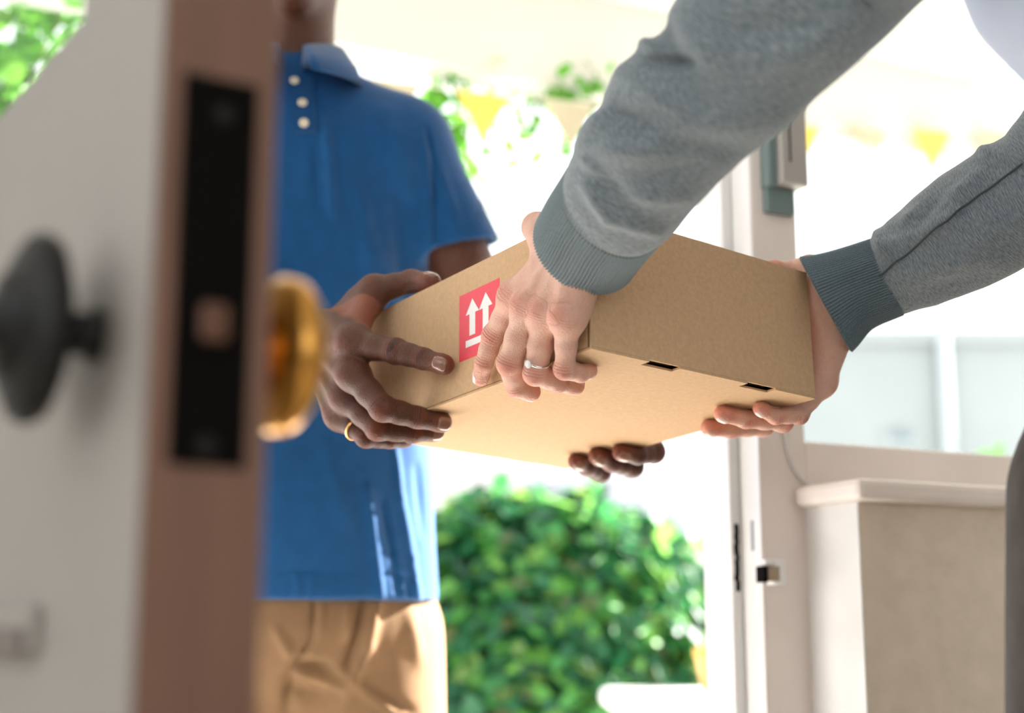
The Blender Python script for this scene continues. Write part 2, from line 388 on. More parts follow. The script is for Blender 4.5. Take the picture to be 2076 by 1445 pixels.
# bolt case on the post
ax0, az1 = wat(1574, 225, -.02); ax1, az0 = wat(1632, 382, -.02)
sx0, _ = wat(1550, 300, -.001)
sn = root('bolt_case', WF(ax0, 0, az0), 'grey box-shaped bolt case with a dark slot, high on the window post', 'bolt case')
box('case', WF, (ax0, ax1, -.028, -.0002, az0, az1 + .02), M['sensor'], sn, .002)
box('side_plate', WF, (ax0 - .012, ax0, -.018, -.0002, az0 - .002, az1 + .02), M['sensorb'], sn, .001)
gx, gz1 = wat(1597, 232, -.028); gx2, gz0 = wat(1602, 328, -.028)
box('slot', WF, (gx, gx2 + .001, -.0292, -.027, gz0, gz1 + .02), M['sensord'], sn)
bx0, bz0 = wat(1556, 430, -.006)
box('lower_plate', WF, (ax0 - .010, ax1 - .008, -.010, -.0002, bz0, az0), M['sensorb'], sn, .001)
# --- the open door
DA = math.radians(33.0)
DD = np.array([-math.sin(DA), math.cos(DA), 0]); DT = np.array([math.cos(DA), math.sin(DA), 0])
D0 = P(300, 722, .505); D0[2] = 0
def DF(s, t_, z): return D0 + DD * s + DT * t_ + UP * z
TH = .0465; DW = .80
def dat(px, py, t_=0.): p = onplane(px, py, D0 + DT * t_, DT); return float((p - D0) @ DD), float(p[2])
def deat(px, py, s=0.): p = onplane(px, py, D0 + DD * s, DD); return float((p - D0) @ DT), float(p[2])
GS, GZ = dat(168, 22)[0], dat(60, 165)[1]
d = root('door_1', DF(DW, TH / 2, 0), 'half-glazed grey-painted front door standing open, edge towards the camera', kind='structure')
box('lock_stile', DF, (.0015, GS, 0, TH, .01, 2.06), M['doorpaint'], d)
box('edge_strip', DF, (0, .0015, .0008, TH - .0008, .01, 2.06), M['dooredge'], d)
box('hinge_stile', DF, (DW - .09, DW, 0, TH, .01, 2.06), M['doorpaint'], d, .002)
box('lower_panel', DF, (GS, DW - .09, 0, TH, .01, GZ), M['doorpaint'], d)
box('top_rail', DF, (GS, DW - .09, 0, TH, 1.95, 2.06), M['doorpaint'], d)
box('glazing_bead', DF, (GS, DW - .09, .012, .018, GZ, GZ + .006), M['doorpaint'], d, .001)
box('pane', DF, (GS, DW - .09, .021, .025, GZ, 1.95), M['glass'], d)
# mortise lock plate in the door edge
ta, za = deat(382, 150); tb, _ = deat(540, 180); tc_, zb = deat(330, 940); td, _ = deat(505, 957)
lp = box('lock_plate', DF, (-.0015, 0, .0085, .0375, zb, deat(455, 163)[1]), M['lock'], d, .0006)
l0, lz1 = deat(400, 615); l1, lz0 = deat(455, 700)
box('latch_bolt', DF, (-.006, -.0015, l0, l1, lz0, lz1), M['bolt'], lp, .002)
for px, py in ((452, 235), (415, 905)):
    a, b_ = deat(px, py)
    mk('screw', *lathe_vf(lambda x, y, h: DF(-.0015 - h, a + x, b_ + y), [(.0035, 0), (.003, .0008)], 16), M['black'], lp)
# knobs share one spindle
KS = .062
KZ = dat(85, 664, -.02)[1] - .002
def kn(sign, base): return lambda x, y, h: DF(KS + x, base + sign * h, KZ + y)
def knob(prof, sign, base, m, nm='knob'):
    o = mk(nm, *lathe_vf(kn(sign, base), prof, 48), m, d, True); return o
ins = knob([(.011, 0), (.011, .003), (.0085, .005), (.0085, .014), (.026, .0165), (.035, .020), (.0375, .0245), (.036, .029), (.029, .033), (.022, .034), (.020, .038), (.010, .040), (.0085, .045), (.0085, .085), (.018, .089), (.024, .098), (.022, .108), (.012, .115), (.002, .117)], -1, 0, M['black'])
knob([(.026, 0), (.026, .003), (.012, .006), (.011, .016), (.020, .020), (.0305, .024), (.0340, .029), (.0335, .035), (.028, .040), (.016, .0435), (.003, .045)], 1, TH, M['gold'])
a0, z1 = dat(68, 1228, -.004); _, z0 = dat(68, 1328, -.004)
lf = box('letter_flap', DF, (a0, a0 + .26, -.006, 0, z0, z1), M['doorpaint'], d, .0015)
box('flap_ridge', DF, (a0 + .002, a0 + .25, -.010, -.006, z0, z0 + (z1 - z0) * .55), M['flap'], lf, .001)
for z in (.25, 1.0, 1.85):
    mk('hinge', *lathe_vf(lambda x, y, h: DF(DW + .006 + x, TH * .9 + y, z + h), [(.007, 0), (.007, .1)], 14), M['brassd'], d, True)

# ================================================================== SDF TOOLKIT
def smin(a, b, k):
    h = np.maximum(k - np.abs(a - b), 0) / k
    return np.minimum(a, b) - h * h * k * .25
class Grid:
    def __init__(s, lo, hi, h):
        s.h = h; s.lo = np.asarray(lo, float); s.n = np.ceil((np.asarray(hi) - s.lo) / h).astype(int) + 1
        s.ax = [(s.lo[i] + h * np.arange(s.n[i])).astype(np.float32) for i in range(3)]
    def new(s, v=.06): return np.full(s.n, v, np.float32)
    def sub(s, lo, hi):
        i0 = np.clip(np.floor((np.asarray(lo) - s.lo) / s.h).astype(int), 0, s.n); i1 = np.clip(np.ceil((np.asarray(hi) - s.lo) / s.h).astype(int) + 1, 0, s.n)
        sl = tuple(slice(i0[i], i1[i]) for i in range(3))
        return sl, s.ax[0][sl[0]][:, None, None], s.ax[1][sl[1]][None, :, None], s.ax[2][sl[2]][None, None, :]
    def pts(s): return s.ax[0][:, None, None], s.ax[1][None, :, None], s.ax[2][None, None, :]
def cone_d(X, Y, Z, a, b, ra, rb, flat=None):
    a = np.asarray(a, float); b = np.asarray(b, float); ba = b - a; l2 = max(ba @ ba, 1e-12)
    x, y, z = X - np.float32(a[0]), Y - np.float32(a[1]), Z - np.float32(a[2])
    t_ = np.clip((x * np.float32(ba[0]) + y * np.float32(ba[1]) + z * np.float32(ba[2])) / np.float32(l2), 0, 1)
    wx, wy, wz = x - t_ * np.float32(ba[0]), y - t_ * np.float32(ba[1]), z - t_ * np.float32(ba[2])
    if flat is not None:
        n, s = flat; q = (wx * np.float32(n[0]) + wy * np.float32(n[1]) + wz * np.float32(n[2])) * np.float32(s - 1)
        wx = wx + q * np.float32(n[0]); wy = wy + q * np.float32(n[1]); wz = wz + q * np.float32(n[2])
    return np.sqrt(wx * wx + wy * wy + wz * wz) - (np.float32(ra) + np.float32(rb - ra) * t_)
def prim_box(pr, m):
    a, b, ra, rb = np.asarray(pr[0]), np.asarray(pr[1]), pr[2], pr[3]; r = max(ra, rb) + m
    return np.minimum(a, b) - r, np.maximum(a, b) + r
def add_prims(G, D, prims, k, m=.02):
    for pr in prims:
        kk = pr[5] if len(pr) > 5 else k
        lo, hi = prim_box(pr, m); sl, X, Y, Z = G.sub(lo, hi)
        if 0 in D[sl].shape: continue
        D[sl] = smin(D[sl], cone_d(X, Y, Z, *pr[:4], flat=pr[4] if len(pr) > 4 else None), kk)
    return D
def nets(G, D):
    """naive surface nets -> verts, quads"""
    ins = D < 0; n = np.array(D.shape) - 1
    cnt = np.zeros(n, np.int16); acc = np.zeros(tuple(n) + (3,), np.float32); ncr = np.zeros(n, np.float32)
    c = [(i, j, k) for i in (0, 1) for j in (0, 1) for k in (0, 1)]
    V = lambda A, o: A[o[0]:o[0] + n[0], o[1]:o[1] + n[1], o[2]:o[2] + n[2]]
    for o in c: cnt += V(ins, o)
    act = (cnt > 0) & (cnt < 8)
    I = np.argwhere(act); base = I
    g = lambda o: D[I[:, 0] + o[0], I[:, 1] + o[1], I[:, 2] + o[2]]
    val = {o: g(o) for o in c}
    s = np.zeros((len(I), 3)); m = np.zeros(len(I))
    for o in c:
        for ax in range(3):
            if o[ax] == 0:
                q = list(o); q[ax] = 1; q = tuple(q); a, b = val[o], val[q]; x = (a < 0) != (b < 0)
                t_ = np.where(x, a / np.where(x, a - b, 1), 0)
                p = np.tile(np.array(o, float), (len(I), 1)); p[:, ax] += t_
                s += p * x[:, None]; m += x
    verts = G.lo + (I + s / m[:, None]) * G.h
    idx = np.full(n, -1, np.int64); idx[act] = np.arange(len(I))
    quads = []
    for ax in range(3):
        u, v = [(1, 2), (2, 0), (0, 1)][ax]
        a = ins; sl0 = [slice(None)] * 3; sl1 = [slice(None)] * 3; sl0[ax] = slice(0, -1); sl1[ax] = slice(1, None)
        x = a[tuple(sl0)] != a[tuple(sl1)]
        E_ = np.argwhere(x); ok = np.ones(len(E_), bool)
        for q in (u, v): ok &= (E_[:, q] > 0) & (E_[:, q] < n[q])
        E_ = E_[ok]
        flip = a[tuple(E_.T)]
        du = np.zeros(3, int); du[u] = 1; dv = np.zeros(3, int); dv[v] = 1
        q = np.stack([idx[tuple((E_ - du - dv).T)], idx[tuple((E_ - dv).T)], idx[tuple(E_.T)], idx[tuple((E_ - du).T)]], 1)
        q[~flip] = q[~flip][:, ::-1]
        quads.append(q)
    return verts, np.vstack(quads)
def relax(V, Q, it=1, lam=.5):
    for _ in range(it):
        s = np.zeros_like(V); c = np.zeros(len(V))
        for i in range(4):
            a, b = Q[:, i], Q[:, (i + 1) % 4]
            for j in range(3): s[:, j] += np.bincount(a, V[b, j], len(V)) + np.bincount(b, V[a, j], len(V))
            c += np.bincount(a, minlength=len(V)) + np.bincount(b, minlength=len(V))
        V = V + lam * (s / c[:, None] - V)
    return V
# ================================================================== HANDS (fingers as joint chains: knuckle, joint, joint, tip)
def lerp(a, b, t_): return a + (b - a) * t_
def RY(px, py, prev, ln, far=True):
    """the point seen at (px, py) one bone length away from the joint prev"""
    r = ray(px, py); o = CAM - prev; A_, B_, C_ = r @ r, 2 * r @ o, o @ o - ln * ln
    q = max(B_ * B_ - 4 * A_ * C_, 0) ** .5
    return CAM + r * ((-B_ + (q if far else -q)) / (2 * A_))
def chain(p0, *rest):
    out = [p0]
    for px, py, ln, far in rest: out.append(RY(px, py, out[-1], ln, far))
    return out
# --- receiving person's left hand, over the label side
HA = dict(
    index=chain(QL(974, 766, .0095), (981, 737, .0165, 0), (1000, 680, .0265, 0), (1044, 600, .043, 0))[::-1],
    middle=chain(QL(1071, 622, .027), (1034, 736, .051, 1), (1047, 784, .027, 1), (1076, 795, .0175, 1)),
    ring=chain(QL(1107, 634, .022), (1086, 756, .053, 1), (1130, 775, .028, 1), (1167, 781, .019, 1)),
    pinky=chain(QL(1151, 643, .019), (1145, 747, .045, 1), (1177, 757, .020, 1), (1195, 751, .014, 1)),
    thumb=chain(QL(1120, 487, .024), (1088, 460, .034, 1)))
HA['thumb'] += [HA['thumb'][1] + EX * .022 + EY * .018 - EZ * .003]
HA['thumb'] += [HA['thumb'][2] + EX * .022 + EY * .006 - EZ * .001]
HA['wrist'] = QL(1178, 505, .020)
# --- receiving person's right hand, at the far end side
HB = dict(
    pinky=chain(QB(1541, 829, .0078), (1572, 844, .021, 1), (1620, 840, .027, 1), (1668, 775, .040, 1))[::-1],
    ring=chain(QB(1464, 838, .0085), (1512, 850, .027, 1), (1586, 853, .042, 1))[::-1],
    middle=chain(QB(1438, 867, .0088), (1482, 869, .026, 1), (1546, 862, .042, 1))[::-1])
# --- delivery person's right hand on the label side
HC = dict(
    index=chain(QL(900, 739, .0105), (858, 727, .024, 1), (803, 712, .031, 1), (716, 694, .052, 1))[::-1],
    middle=chain(QB(896, 856, .0095), (846, 846, .025, 0), (776, 827, .0345, 0), (716, 759, .055, 1))[::-1],
    ring=chain(QB(882, 876, .0092), (838, 877, .024, 0), (766, 868, .034, 0), (702, 806, .053, 1))[::-1],
    pinky=chain(QB(822, 891, .0085), (790, 892, .018, 0), (742, 886, .025, 0), (690, 842, .042, 1))[::-1],
    thumb=chain(QT(872, 574, .009), (835, 570, .028, 1), (762, 588, .038, 1), (702, 650, .046, 1))[::-1])
HD = dict(
    ring=chain(QB(1170, 934, .0085), (1190, 946, .022, 1), (1216, 955, .030, 1))[::-1],
    middle=chain(QB(1212, 923, .009), (1240, 937, .024, 1), (1280, 943, .032, 1))[::-1],
    index=chain(QB(1260, 916, .009), (1292, 922, .023, 1), (1324, 915, .030, 1))[::-1])
def bxp(a, b, c): return BX(a / 1000, b / 1000, c / 1000)
# joints that the box or the sleeve hides
HB['ring'] = [bxp(297, 46, 32)] + HB['ring']; HB['middle'] = [bxp(299, 70, 38)] + HB['middle']
HB['index'] = [bxp(298, 92, 44), bxp(290, 130, 32), bxp(279, 152, 24), bxp(271, 166, 18)]
HB['wrist'] = QE(1690, 632, .034)
HB['thumb'] = [QE(1682, 610, .020), QT(1640, 543, .014), QT(1604, 551, .012), None]
HB['thumb'][3] = HB['thumb'][2] - EX * .022 + EY * .004 - EZ * .002
HC['wrist'] = RY(648, 694, HC['middle'][0], .082, 1)
HD['ring'] = [bxp(284, 322, 30)] + HD['ring']; HD['middle'] = [bxp(288, 292, 34)] + HD['middle']
HD['index'] = [bxp(291, 262, 36)] + HD['index']
HD['pinky'] = [bxp(282, 342, 34), bxp(276, 352, 14), bxp(272, 344, 8), bxp(270, 334, 8)]
HD['wrist'] = bxp(318, 315, 100)
HD['thumb'] = [bxp(312, 285, 92), bxp(290, 258, 118), bxp(262, 240, 128), bxp(238, 232, 127)]
def build_hand(H, R, R_T, dorsal, palm_r, wrist_r, arm, h, tend=0., IS=1., spread=.5, web=0.):
    """H joints, R radii (base, joint, joint, tip), arm = list of extra prims (forearm)."""
    names = ['index', 'middle', 'ring', 'pinky']; W = H['wrist']
    allp = [p for k_ in names + ['thumb'] for p in H[k_]] + [W] + [q for pr in arm for q in pr[:2]]
    allp = np.array(allp); G = Grid(allp.min(0) - .035, allp.max(0) + .035, h)
    D = G.new()
    mc = np.mean([H[k_][0] for k_ in names], 0); ax = unit(mc - W)
    side = unit(H['pinky'][0] - H['index'][0]); side = unit(side - ax * (side @ ax)); dn = unit(np.cross(ax, side)); dn = dn if dn @ dorsal > 0 else -dn
    cons = []
    # metacarpals
    for i, k_ in enumerate(names):
        o = side * ((i - 1.5) * wrist_r * spread)
        cons.append((W + o, H[k_][0] - dn * .001, wrist_r * .62, palm_r * (1.0, 1.0, .95, .88)[i]))
    # heel of the hand, little-finger side and web of the thumb
    cons.append((lerp(W, H['pinky'][0], .25) + side * .004 - dn * .004, lerp(W, H['pinky'][0], .75) - dn * .005, palm_r * 1.15, palm_r * .95))
    cons.append((lerp(H['thumb'][0], H['thumb'][1], .1), lerp(H['thumb'][0], H['thumb'][1], .9), R_T[0] * 1.1, R_T[1] * 1.05))
    cons.append((lerp(W, H['index'][0], .45) - dn * .003, lerp(H['thumb'][0], H['thumb'][1], .55), palm_r * .85, R_T[0] * .85))
    cons.append((H['index'][0] - dn * .004, H['pinky'][0] - dn * .004, palm_r * .8, palm_r * .7))
    if web: cons.append((lerp(H['index'][0], W, .12) - dn * .002, lerp(H['thumb'][0], H['thumb'][1], .92), web, web * .9))
    add_prims(G, D, cons, .014); add_prims(G, D, arm, .02, .03)
    if tend:
        for i, k_ in enumerate(names):
            o = side * ((i - 1.5) * wrist_r * .34)
            add_prims(G, D, [(W + o + dn * (wrist_r * .60), H[k_][0] + dn * (palm_r * .78), .0032, .0038)], tend)
    for k_ in names: add_prims(G, D, [(H[k_][0] + dn * .0018, H[k_][0] + dn * .0022 + ax * .001, palm_r * .86, palm_r * .84)], .008)
    base = D.copy()
    out = base
    fb = {}
    for k_ in names + ['thumb']:
        p = H[k_]; sc = {'index': IS, 'middle': 1.03, 'ring': .97, 'pinky': .83, 'thumb': 1.}[k_]
        r = [x * sc for x in (R_T if k_ == 'thumb' else R)]
        n1, n2, n3 = [unit(p[i + 1] - p[i]) for i in range(3)]
        dv = [unit(dorsal - n * (dorsal @ n)) for n in (n1, n2, n3)]
        # bend axis from the joints themselves: back of the finger is outside of the bend
        if k_ != 'thumb':
            for i, (n, m_) in enumerate(((n1, n2), (n2, n3))):
                b_ = n - m_
                if np.linalg.norm(b_) > .35: dv[i + 1] = unit(unit(b_) - m_ * (unit(b_) @ m_))
        fb[k_] = (p, r, dv)
        mid = lerp(p[0], p[1], .55); mid2 = lerp(p[1], p[2], .5)
        segs = [(p[0], mid, r[0] * 1.0, r[0] * .97), (mid, p[1], r[0] * .97, r[1]), (p[1], mid2, r[1], (r[1] + r[2]) * .485), (mid2, p[2], (r[1] + r[2]) * .485, r[2]),
                (p[2], p[3], r[2], r[3])]
        kb = unit(n1 - n2) if np.linalg.norm(n1 - n2) > .2 else dv[1]
        segs.append((p[1] + kb * r[1] * .14, p[1] + kb * r[1] * .14 + n2 * .0005, r[1] * .98, r[1] * .98))
        segs.append((p[3] - dv[2] * .0012 - n3 * .003, p[3] - dv[2] * .001, r[3] * 1.02, r[3] * .95))
        lo = np.min([np.minimum(s[0], s[1]) for s in segs], 0) - .03; hi = np.max([np.maximum(s[0], s[1]) for s in segs], 0) + .03
        sl, X, Y, Z = G.sub(lo, hi)
        d = None
        for s in segs:
            c_ = cone_d(X, Y, Z, *s); d = c_ if d is None else smin(d, c_, .004)
        out[sl] = np.minimum(out[sl], smin(D[sl], d, .010))
    V, Q = nets(G, out); V = relax(V, Q, 1, .4)
    # vertex attributes: wrinkle weight, phase, redness, palm side
    at = np.zeros((len(V), 4), np.float32)
    best = np.full(len(V), 1.0)
    for k_, (p, r, dv) in fb.items():
        for i in range(3):
            a, b = p[i], p[i + 1]; n = unit(b - a); L_ = np.linalg.norm(b - a)
            t_ = np.clip((V - a) @ n, -.004 if i == 0 else 0, L_ + (.01 if i == 2 else 0)); c_ = a + t_[:, None] * n; dist = np.linalg.norm(V - c_, axis=1) - r[i]
            u = (V - c_) / (np.linalg.norm(V - c_, axis=1)[:, None] + 1e-9); dor = u @ dv[i]
            near = dist < np.minimum(best, .006); best = np.where(near, dist, best)
            pal = np.clip(-dor * 1.3 + .1, 0, 1); dd_ = np.clip(dor * 1.5 + .3, 0, 1)
            e0 = np.exp(-(t_ / .0075) ** 2) * (1.0 if i else .35) * (.25 if k_ == 'thumb' and i < 2 else 1.); e1 = np.exp(-((L_ - t_) / .0075) ** 2) * (1. if i == 0 else .8) * (i < 2) * (.25 if k_ == 'thumb' and i == 0 else 1.)
            wgt = np.maximum(e0, e1) * np.maximum(dd_, .35 * pal)
            red = np.maximum(np.maximum(e0, e1) * .8 * dd_, np.clip((t_ - L_ * .3) / .012, 0, 1) * (i == 2) * .8)
            s_ = sum(np.linalg.norm(p[j + 1] - p[j]) for j in range(i)) + t_
            at[near, 0] = wgt[near]; at[near, 1] = (s_ * 2 * math.pi / .0024)[near]; at[near, 2] = red[near]; at[near, 3] = (pal * .8)[near]
    far_ = best > .9
    t0 = (V - W) @ dn
    at[far_, 3] = np.clip(-(t0[far_] / .01) - .6, 0, .7)
    for k_ in names:
        q = np.exp(-(np.linalg.norm(V - (H[k_][0] + dn * palm_r), axis=1) / .011) ** 2); at[:, 2] = np.maximum(at[:, 2], q * .8); at[far_, 0] = np.maximum(at[far_, 0], .5 * q[far_])
    at[far_, 1] = ((V[far_] - W) @ ax) * 2 * math.pi / .003
    return V, Q, at, fb
from mathutils.bvhtree import BVHTree
def bvh(V, Q): return BVHTree.FromPolygons([Vector(v) for v in V], [tuple(int(i) for i in q) for q in Q])
def nail(body, tree, finger, fb, m, ndir=None, wd=.74, x0=-.85, x1=.80):
    """a nail plate laid on the fingertip, following its surface"""
    p, r, dv = fb[finger]; ax = unit(p[3] - p[2]); n = dv[2] if ndir is None else unit(ndir - ax * (ndir @ ax)); s = np.cross(ax, n)
    R = r[3]; nu, nv = 11, 12; top = np.zeros((nv, nu, 3))
    for j in range(nv):
        v = j / (nv - 1); x = R * (x0 + (x1 - x0) * v); w_ = wd * (1 - .45 * max(0, (v - .55) / .45) ** 3 - .30 * max(0, (.3 - v) / .3) ** 2.2)
        for i in range(nu):
            u = i / (nu - 1) * 2 - 1; q = p[3] + ax * x + s * (u * w_ * R)
            h = tree.ray_cast(Vector(q + n * .03), Vector(-n), .06)
            hgt = (np.array(h[0]) - q) @ n if h[0] is not None else 0.
            hgt = max(hgt, R * .35)
            top[j, i] = q + n * (hgt + .0005 * (1 - abs(u) ** 4) + .0005 * max(0, v - .6) - .0006 * (v < .05))
    V = np.vstack([top.reshape(-1, 3), top.reshape(-1, 3) - n * .0014]); F = []; o = nu * nv
    for j in range(nv - 1):
        for i in range(nu - 1):
            a = j * nu + i; F.append((a, a + 1, a + nu + 1, a + nu)); F.append((o + a, o + a + nu, o + a + nu + 1, o + a + 1))
    rim = [i for i in range(nu)] + [j * nu + nu - 1 for j in range(1, nv)] + [(nv - 1) * nu + i for i in range(nu - 2, -1, -1)] + [j * nu for j in range(nv - 2, 0, -1)]
    for a, b in zip(rim, rim[1:] + rim[:1]): F.append((a, o + a, o + b, b))
    return mk('fingernail', V, F, m, body, True)
def ring_vf(c, axis, R, r, squash=None, n=40, k=10):
    axis = unit(axis); a = unit(np.cross(axis, [.3, .5, .8])); b = np.cross(axis, a); V = []; F = []
    for i in range(n):
        g = 2 * math.pi * i / n; d_ = a * math.cos(g) + b * math.sin(g)
        for j in range(k):
            q = 2 * math.pi * j / k; V.append(c + d_ * (R + r * .6 * math.cos(q)) + axis * r * math.sin(q))
    for i in range(n):
        for j in range(k):
            F.append((i * k + j, ((i + 1) % n) * k + j, ((i + 1) % n) * k + (j + 1) % k, i * k + (j + 1) % k))
    return np.array(V), F
# ================================================================== PEOPLE
def seg_disp(V, Nrm, segs, front=True, soft=0.):
    """raise (or sink) folds along lines; a line is ((px,py,px,py), width px, height m)"""
    q = V - CAM; z = q[:, 1] * CP + q[:, 2] * SP; up = -q[:, 1] * SP + q[:, 2] * CP
    S_ = np.stack([CX + FPX * q[:, 0] / z, CY - FPX * up / z], 1)
    w_ = np.clip(-(Nrm * (q / np.linalg.norm(q, axis=1)[:, None])).sum(1) * 1.6 + soft, 0, 1) if front else 1.
    out = np.zeros(len(V))
    for (x0, y0, x1, y1), wd, am in segs:
        a = np.array([x0, y0], float); b = np.array([x1, y1], float); ab = b - a; L2 = ab @ ab
        t_ = ((S_ - a) @ ab) / L2; tc = np.clip(t_, 0, 1); dist = np.linalg.norm(S_ - (a + tc[:, None] * ab), axis=1)
        out += am * np.exp(-(dist / wd) ** 2) * (.35 + .65 * np.sin(np.pi * np.clip(tc * .8 + .1, 0, 1)))
    return out * w_
def vnorm(V, Q):
    n = np.cross(V[Q[:, 2]] - V[Q[:, 0]], V[Q[:, 3]] - V[Q[:, 1]]); N = np.zeros_like(V)
    for i in range(4):
        for j in range(3): N[:, j] += np.bincount(Q[:, i], n[:, j], len(V))
    return N / (np.linalg.norm(N, axis=1)[:, None] + 1e-12)
def wavy(V, f, seed):
    r = np.random.default_rng(seed); o = np.zeros(len(V))
    for _ in range(6):
        d_ = r.normal(size=3); d_ /= np.linalg.norm(d_); o += np.sin((V @ d_) * f * (.6 + r.random()) + r.random() * 6.28)
    return o / 6
def head_prims(C, fwd, lat, s=1.):
    """C = base of the skull on top of the neck"""
    u = UP; k = lambda f, l, z: C + s * (fwd * f + lat * l + u * z)
    p = [(k(-.015, 0, .10), k(.01, 0, .115), .088 * s, .088 * s), (k(.03, 0, .02), k(.055, 0, .0), .058 * s, .042 * s), (k(.045, 0, .10), k(.05, 0, .04), .062 * s, .055 * s),
         (k(.075, 0, -.022), k(.078, 0, -.02), .022 * s, .022 * s), (k(.10, 0, .075), k(.118, 0, .045), .010 * s, .014 * s),
         (k(.092, .018, .012), k(.092, -.018, .012), .010 * s, .010 * s), (k(.088, .014, .0), k(.088, -.014, .0), .010 * s, .010 * s),
         (k(.082, .03, .094), k(.092, .012, .096), .014 * s, .014 * s), (k(.082, -.03, .094), k(.092, -.012, .096), .014 * s, .014 * s)]
    for sg in (-1, 1):
        p.append((k(-.005, sg * .082, .085), k(-.012, sg * .084, .05), .017 * s, .012 * s)); p.append((k(.06, sg * .035, .045), k(.05, sg * .04, .03), .028 * s, .03 * s))
    return p
def eyes_hair(body, C, fwd, lat, hm, s=1., long=False):
    for sg in (-1, 1):
        e = C + s * (fwd * .083 + lat * sg * .031 + UP * .075)
        V, F = lathe_vf(lambda x, y, h: e + np.array([x, y, h]), [(.0115 * s * math.sin(a), -.0115 * s * math.cos(a)) for a in np.linspace(.05, math.pi - .05, 9)], 14)
        eye = mk('eye', V, F, M['labelw'], body, True)
        q = e + fwd * .0085 * s
        V, F = lathe_vf(lambda x, y, h: q + lat * x + UP * y + fwd * h, [(.0055 * s, 0), (.004 * s, .0028 * s), (.001 * s, .0033 * s)], 14)
        mk('iris', V, F, M['hair'], eye, True)
    G = Grid(C - .26, C + .26, .006); D = G.new()
    k = lambda f, l, z: C + s * (fwd * f + lat * l + UP * z)
    add_prims(G, D, [(k(-.022, 0, .108), k(-.002, 0, .125), .097 * s, .093 * s)], .02, .04)
    if long: add_prims(G, D, [(k(-.07, 0, .08), k(-.085, 0, -.10), .07 * s, .05 * s), (k(-.03, .06, .08), k(-.06, .06, -.06), .045 * s, .03 * s), (k(-.03, -.06, .08), k(-.06, -.06, -.06), .045 * s, .03 * s)], .03, .04)
    X, Y, Z = G.pts(); f_ = (X - C[0]) * fwd[0] + (Y - C[1]) * fwd[1]
    D = np.maximum(D, (f_ - .055 * s + np.maximum(0, (.14 * s - (Z - C[2]))) * .9).astype(np.float32))
    if not long: D = np.maximum(D, (.03 * s - (Z - C[2])).astype(np.float32) + 0 * X + 0 * Y)
    V, Q = nets(G, D); mk('hair', V, Q, hm, body, True)

# ---------------- receiving person (grey sweatshirt), standing to the right of the camera
RA_SH = P(2120, -500, .80); RB_SH = P(2440, -70, 1.11)
RLAT = unit((RA_SH - RB_SH) * [1, 1, 0]); RF = np.array([-abs(RLAT[1]), abs(RLAT[0]), 0]); RF = unit(RF)
RA_EL = P(1490, 118, .955); RB_EL = P(2130, 362, 1.20)
WA_, WB_ = HA['wrist'], HB['wrist']
_a = [WA_, P(1232, 438, 1.078), P(1376, 236, .98), RA_EL]
armA = [(_a[i], _a[i + 1], (.022, .023, .032)[i], (.023, .032, .038)[i]) for i in range(3)]
_b = [WB_, P(1735, 590, 1.303), P(1806, 558, 1.289), P(1962, 466, 1.248), RB_EL]
armB = [(_b[i], _b[i + 1], (.022, .021, .022, .030)[i], (.021, .022, .030, .036)[i]) for i in range(4)]
RADF = (.0106, .0096, .0083, .0073)
VA, QA, aA, fbA = build_hand(HA, RADF, (.0110, .0095, .0090, .0080), -EX, .0125, .021, armA, .0013, tend=.006, IS=.9)
VB, QB_, aB, fbB = build_hand(HB, RADF, (.0125, .0105, .0095, .0085), EX, .0120, .021, armB, .0014)
neck = (RA_SH + RB_SH) / 2 + np.array([0, 0, .06]) + RF * .03
pel = np.array([.47, .93, .88]); pel[:2] = P(2420, 900, 1.02)[:2]
MIDB = lerp(neck, pel, .5) + np.array([.08, -.02, 0])
G = Grid(np.array([pel[0] - .4, pel[1] - .5, -.01]), np.array([neck[0] + .4, neck[1] + .45, neck[2] + .42]), .008); D = G.new(.1)
bp = [(RA_SH, RA_EL, .05, .036), (RB_SH, RB_EL, .05, .036), (RA_SH, RB_SH, .05, .05), (neck - UP * .1, MIDB, .085, .085, (RF, 1.5)), (MIDB, pel, .085, .10, (RF, 1.4)),
      (neck - UP * .05, neck + UP * .07 + RF * .02, .05, .048)]
RLEG = []
for sg in (-1, 1):
    hp = pel + RLAT * sg * .09; kneeq = np.array([hp[0] - .01, hp[1], .47]) + RF * .04; an = np.array([hp[0] + .02, hp[1], .08]); RLEG.append((hp, kneeq, an))
    bp += [(hp, kneeq, .075, .05), (kneeq, an, .05, .035), (an, an - UP * .05 + RF * .12, .034, .026)]
bp += head_prims(neck + UP * .08 + RF * .03, RF, RLAT, .95)
add_prims(G, D, bp, .03, .05)
Vb, Qb = nets(G, D)
V = np.vstack([VA, VB, Vb]); Q = np.vstack([QA, QB_ + len(VA), Qb + len(VA) + len(VB)]); at = np.vstack([aA, aB, np.zeros((len(Vb), 4), np.float32)])
rec = mk('person', V, Q, M['skinl'], None, True, loc=(pel[0], pel[1], 0), attr={'skin': at})
tag(rec, 'person in grey sweatshirt at right reaching in to take the cardboard box', 'person')
tA, tB = bvh(VA, QA), bvh(VB, QB_)
eyes_hair(rec, neck + UP * .08 + RF * .03, RF, RLAT, M['hair2'], .95, True)
for f in ('index', 'middle', 'ring', 'pinky'): nail(rec, tA, f, fbA, M['nail'], ndir=(-EX + .35 * EY if f == 'index' else None))
for f in ('pinky', 'ring', 'middle', 'index'): nail(rec, tB, f, fbB, M['nail'], ndir=-EZ)
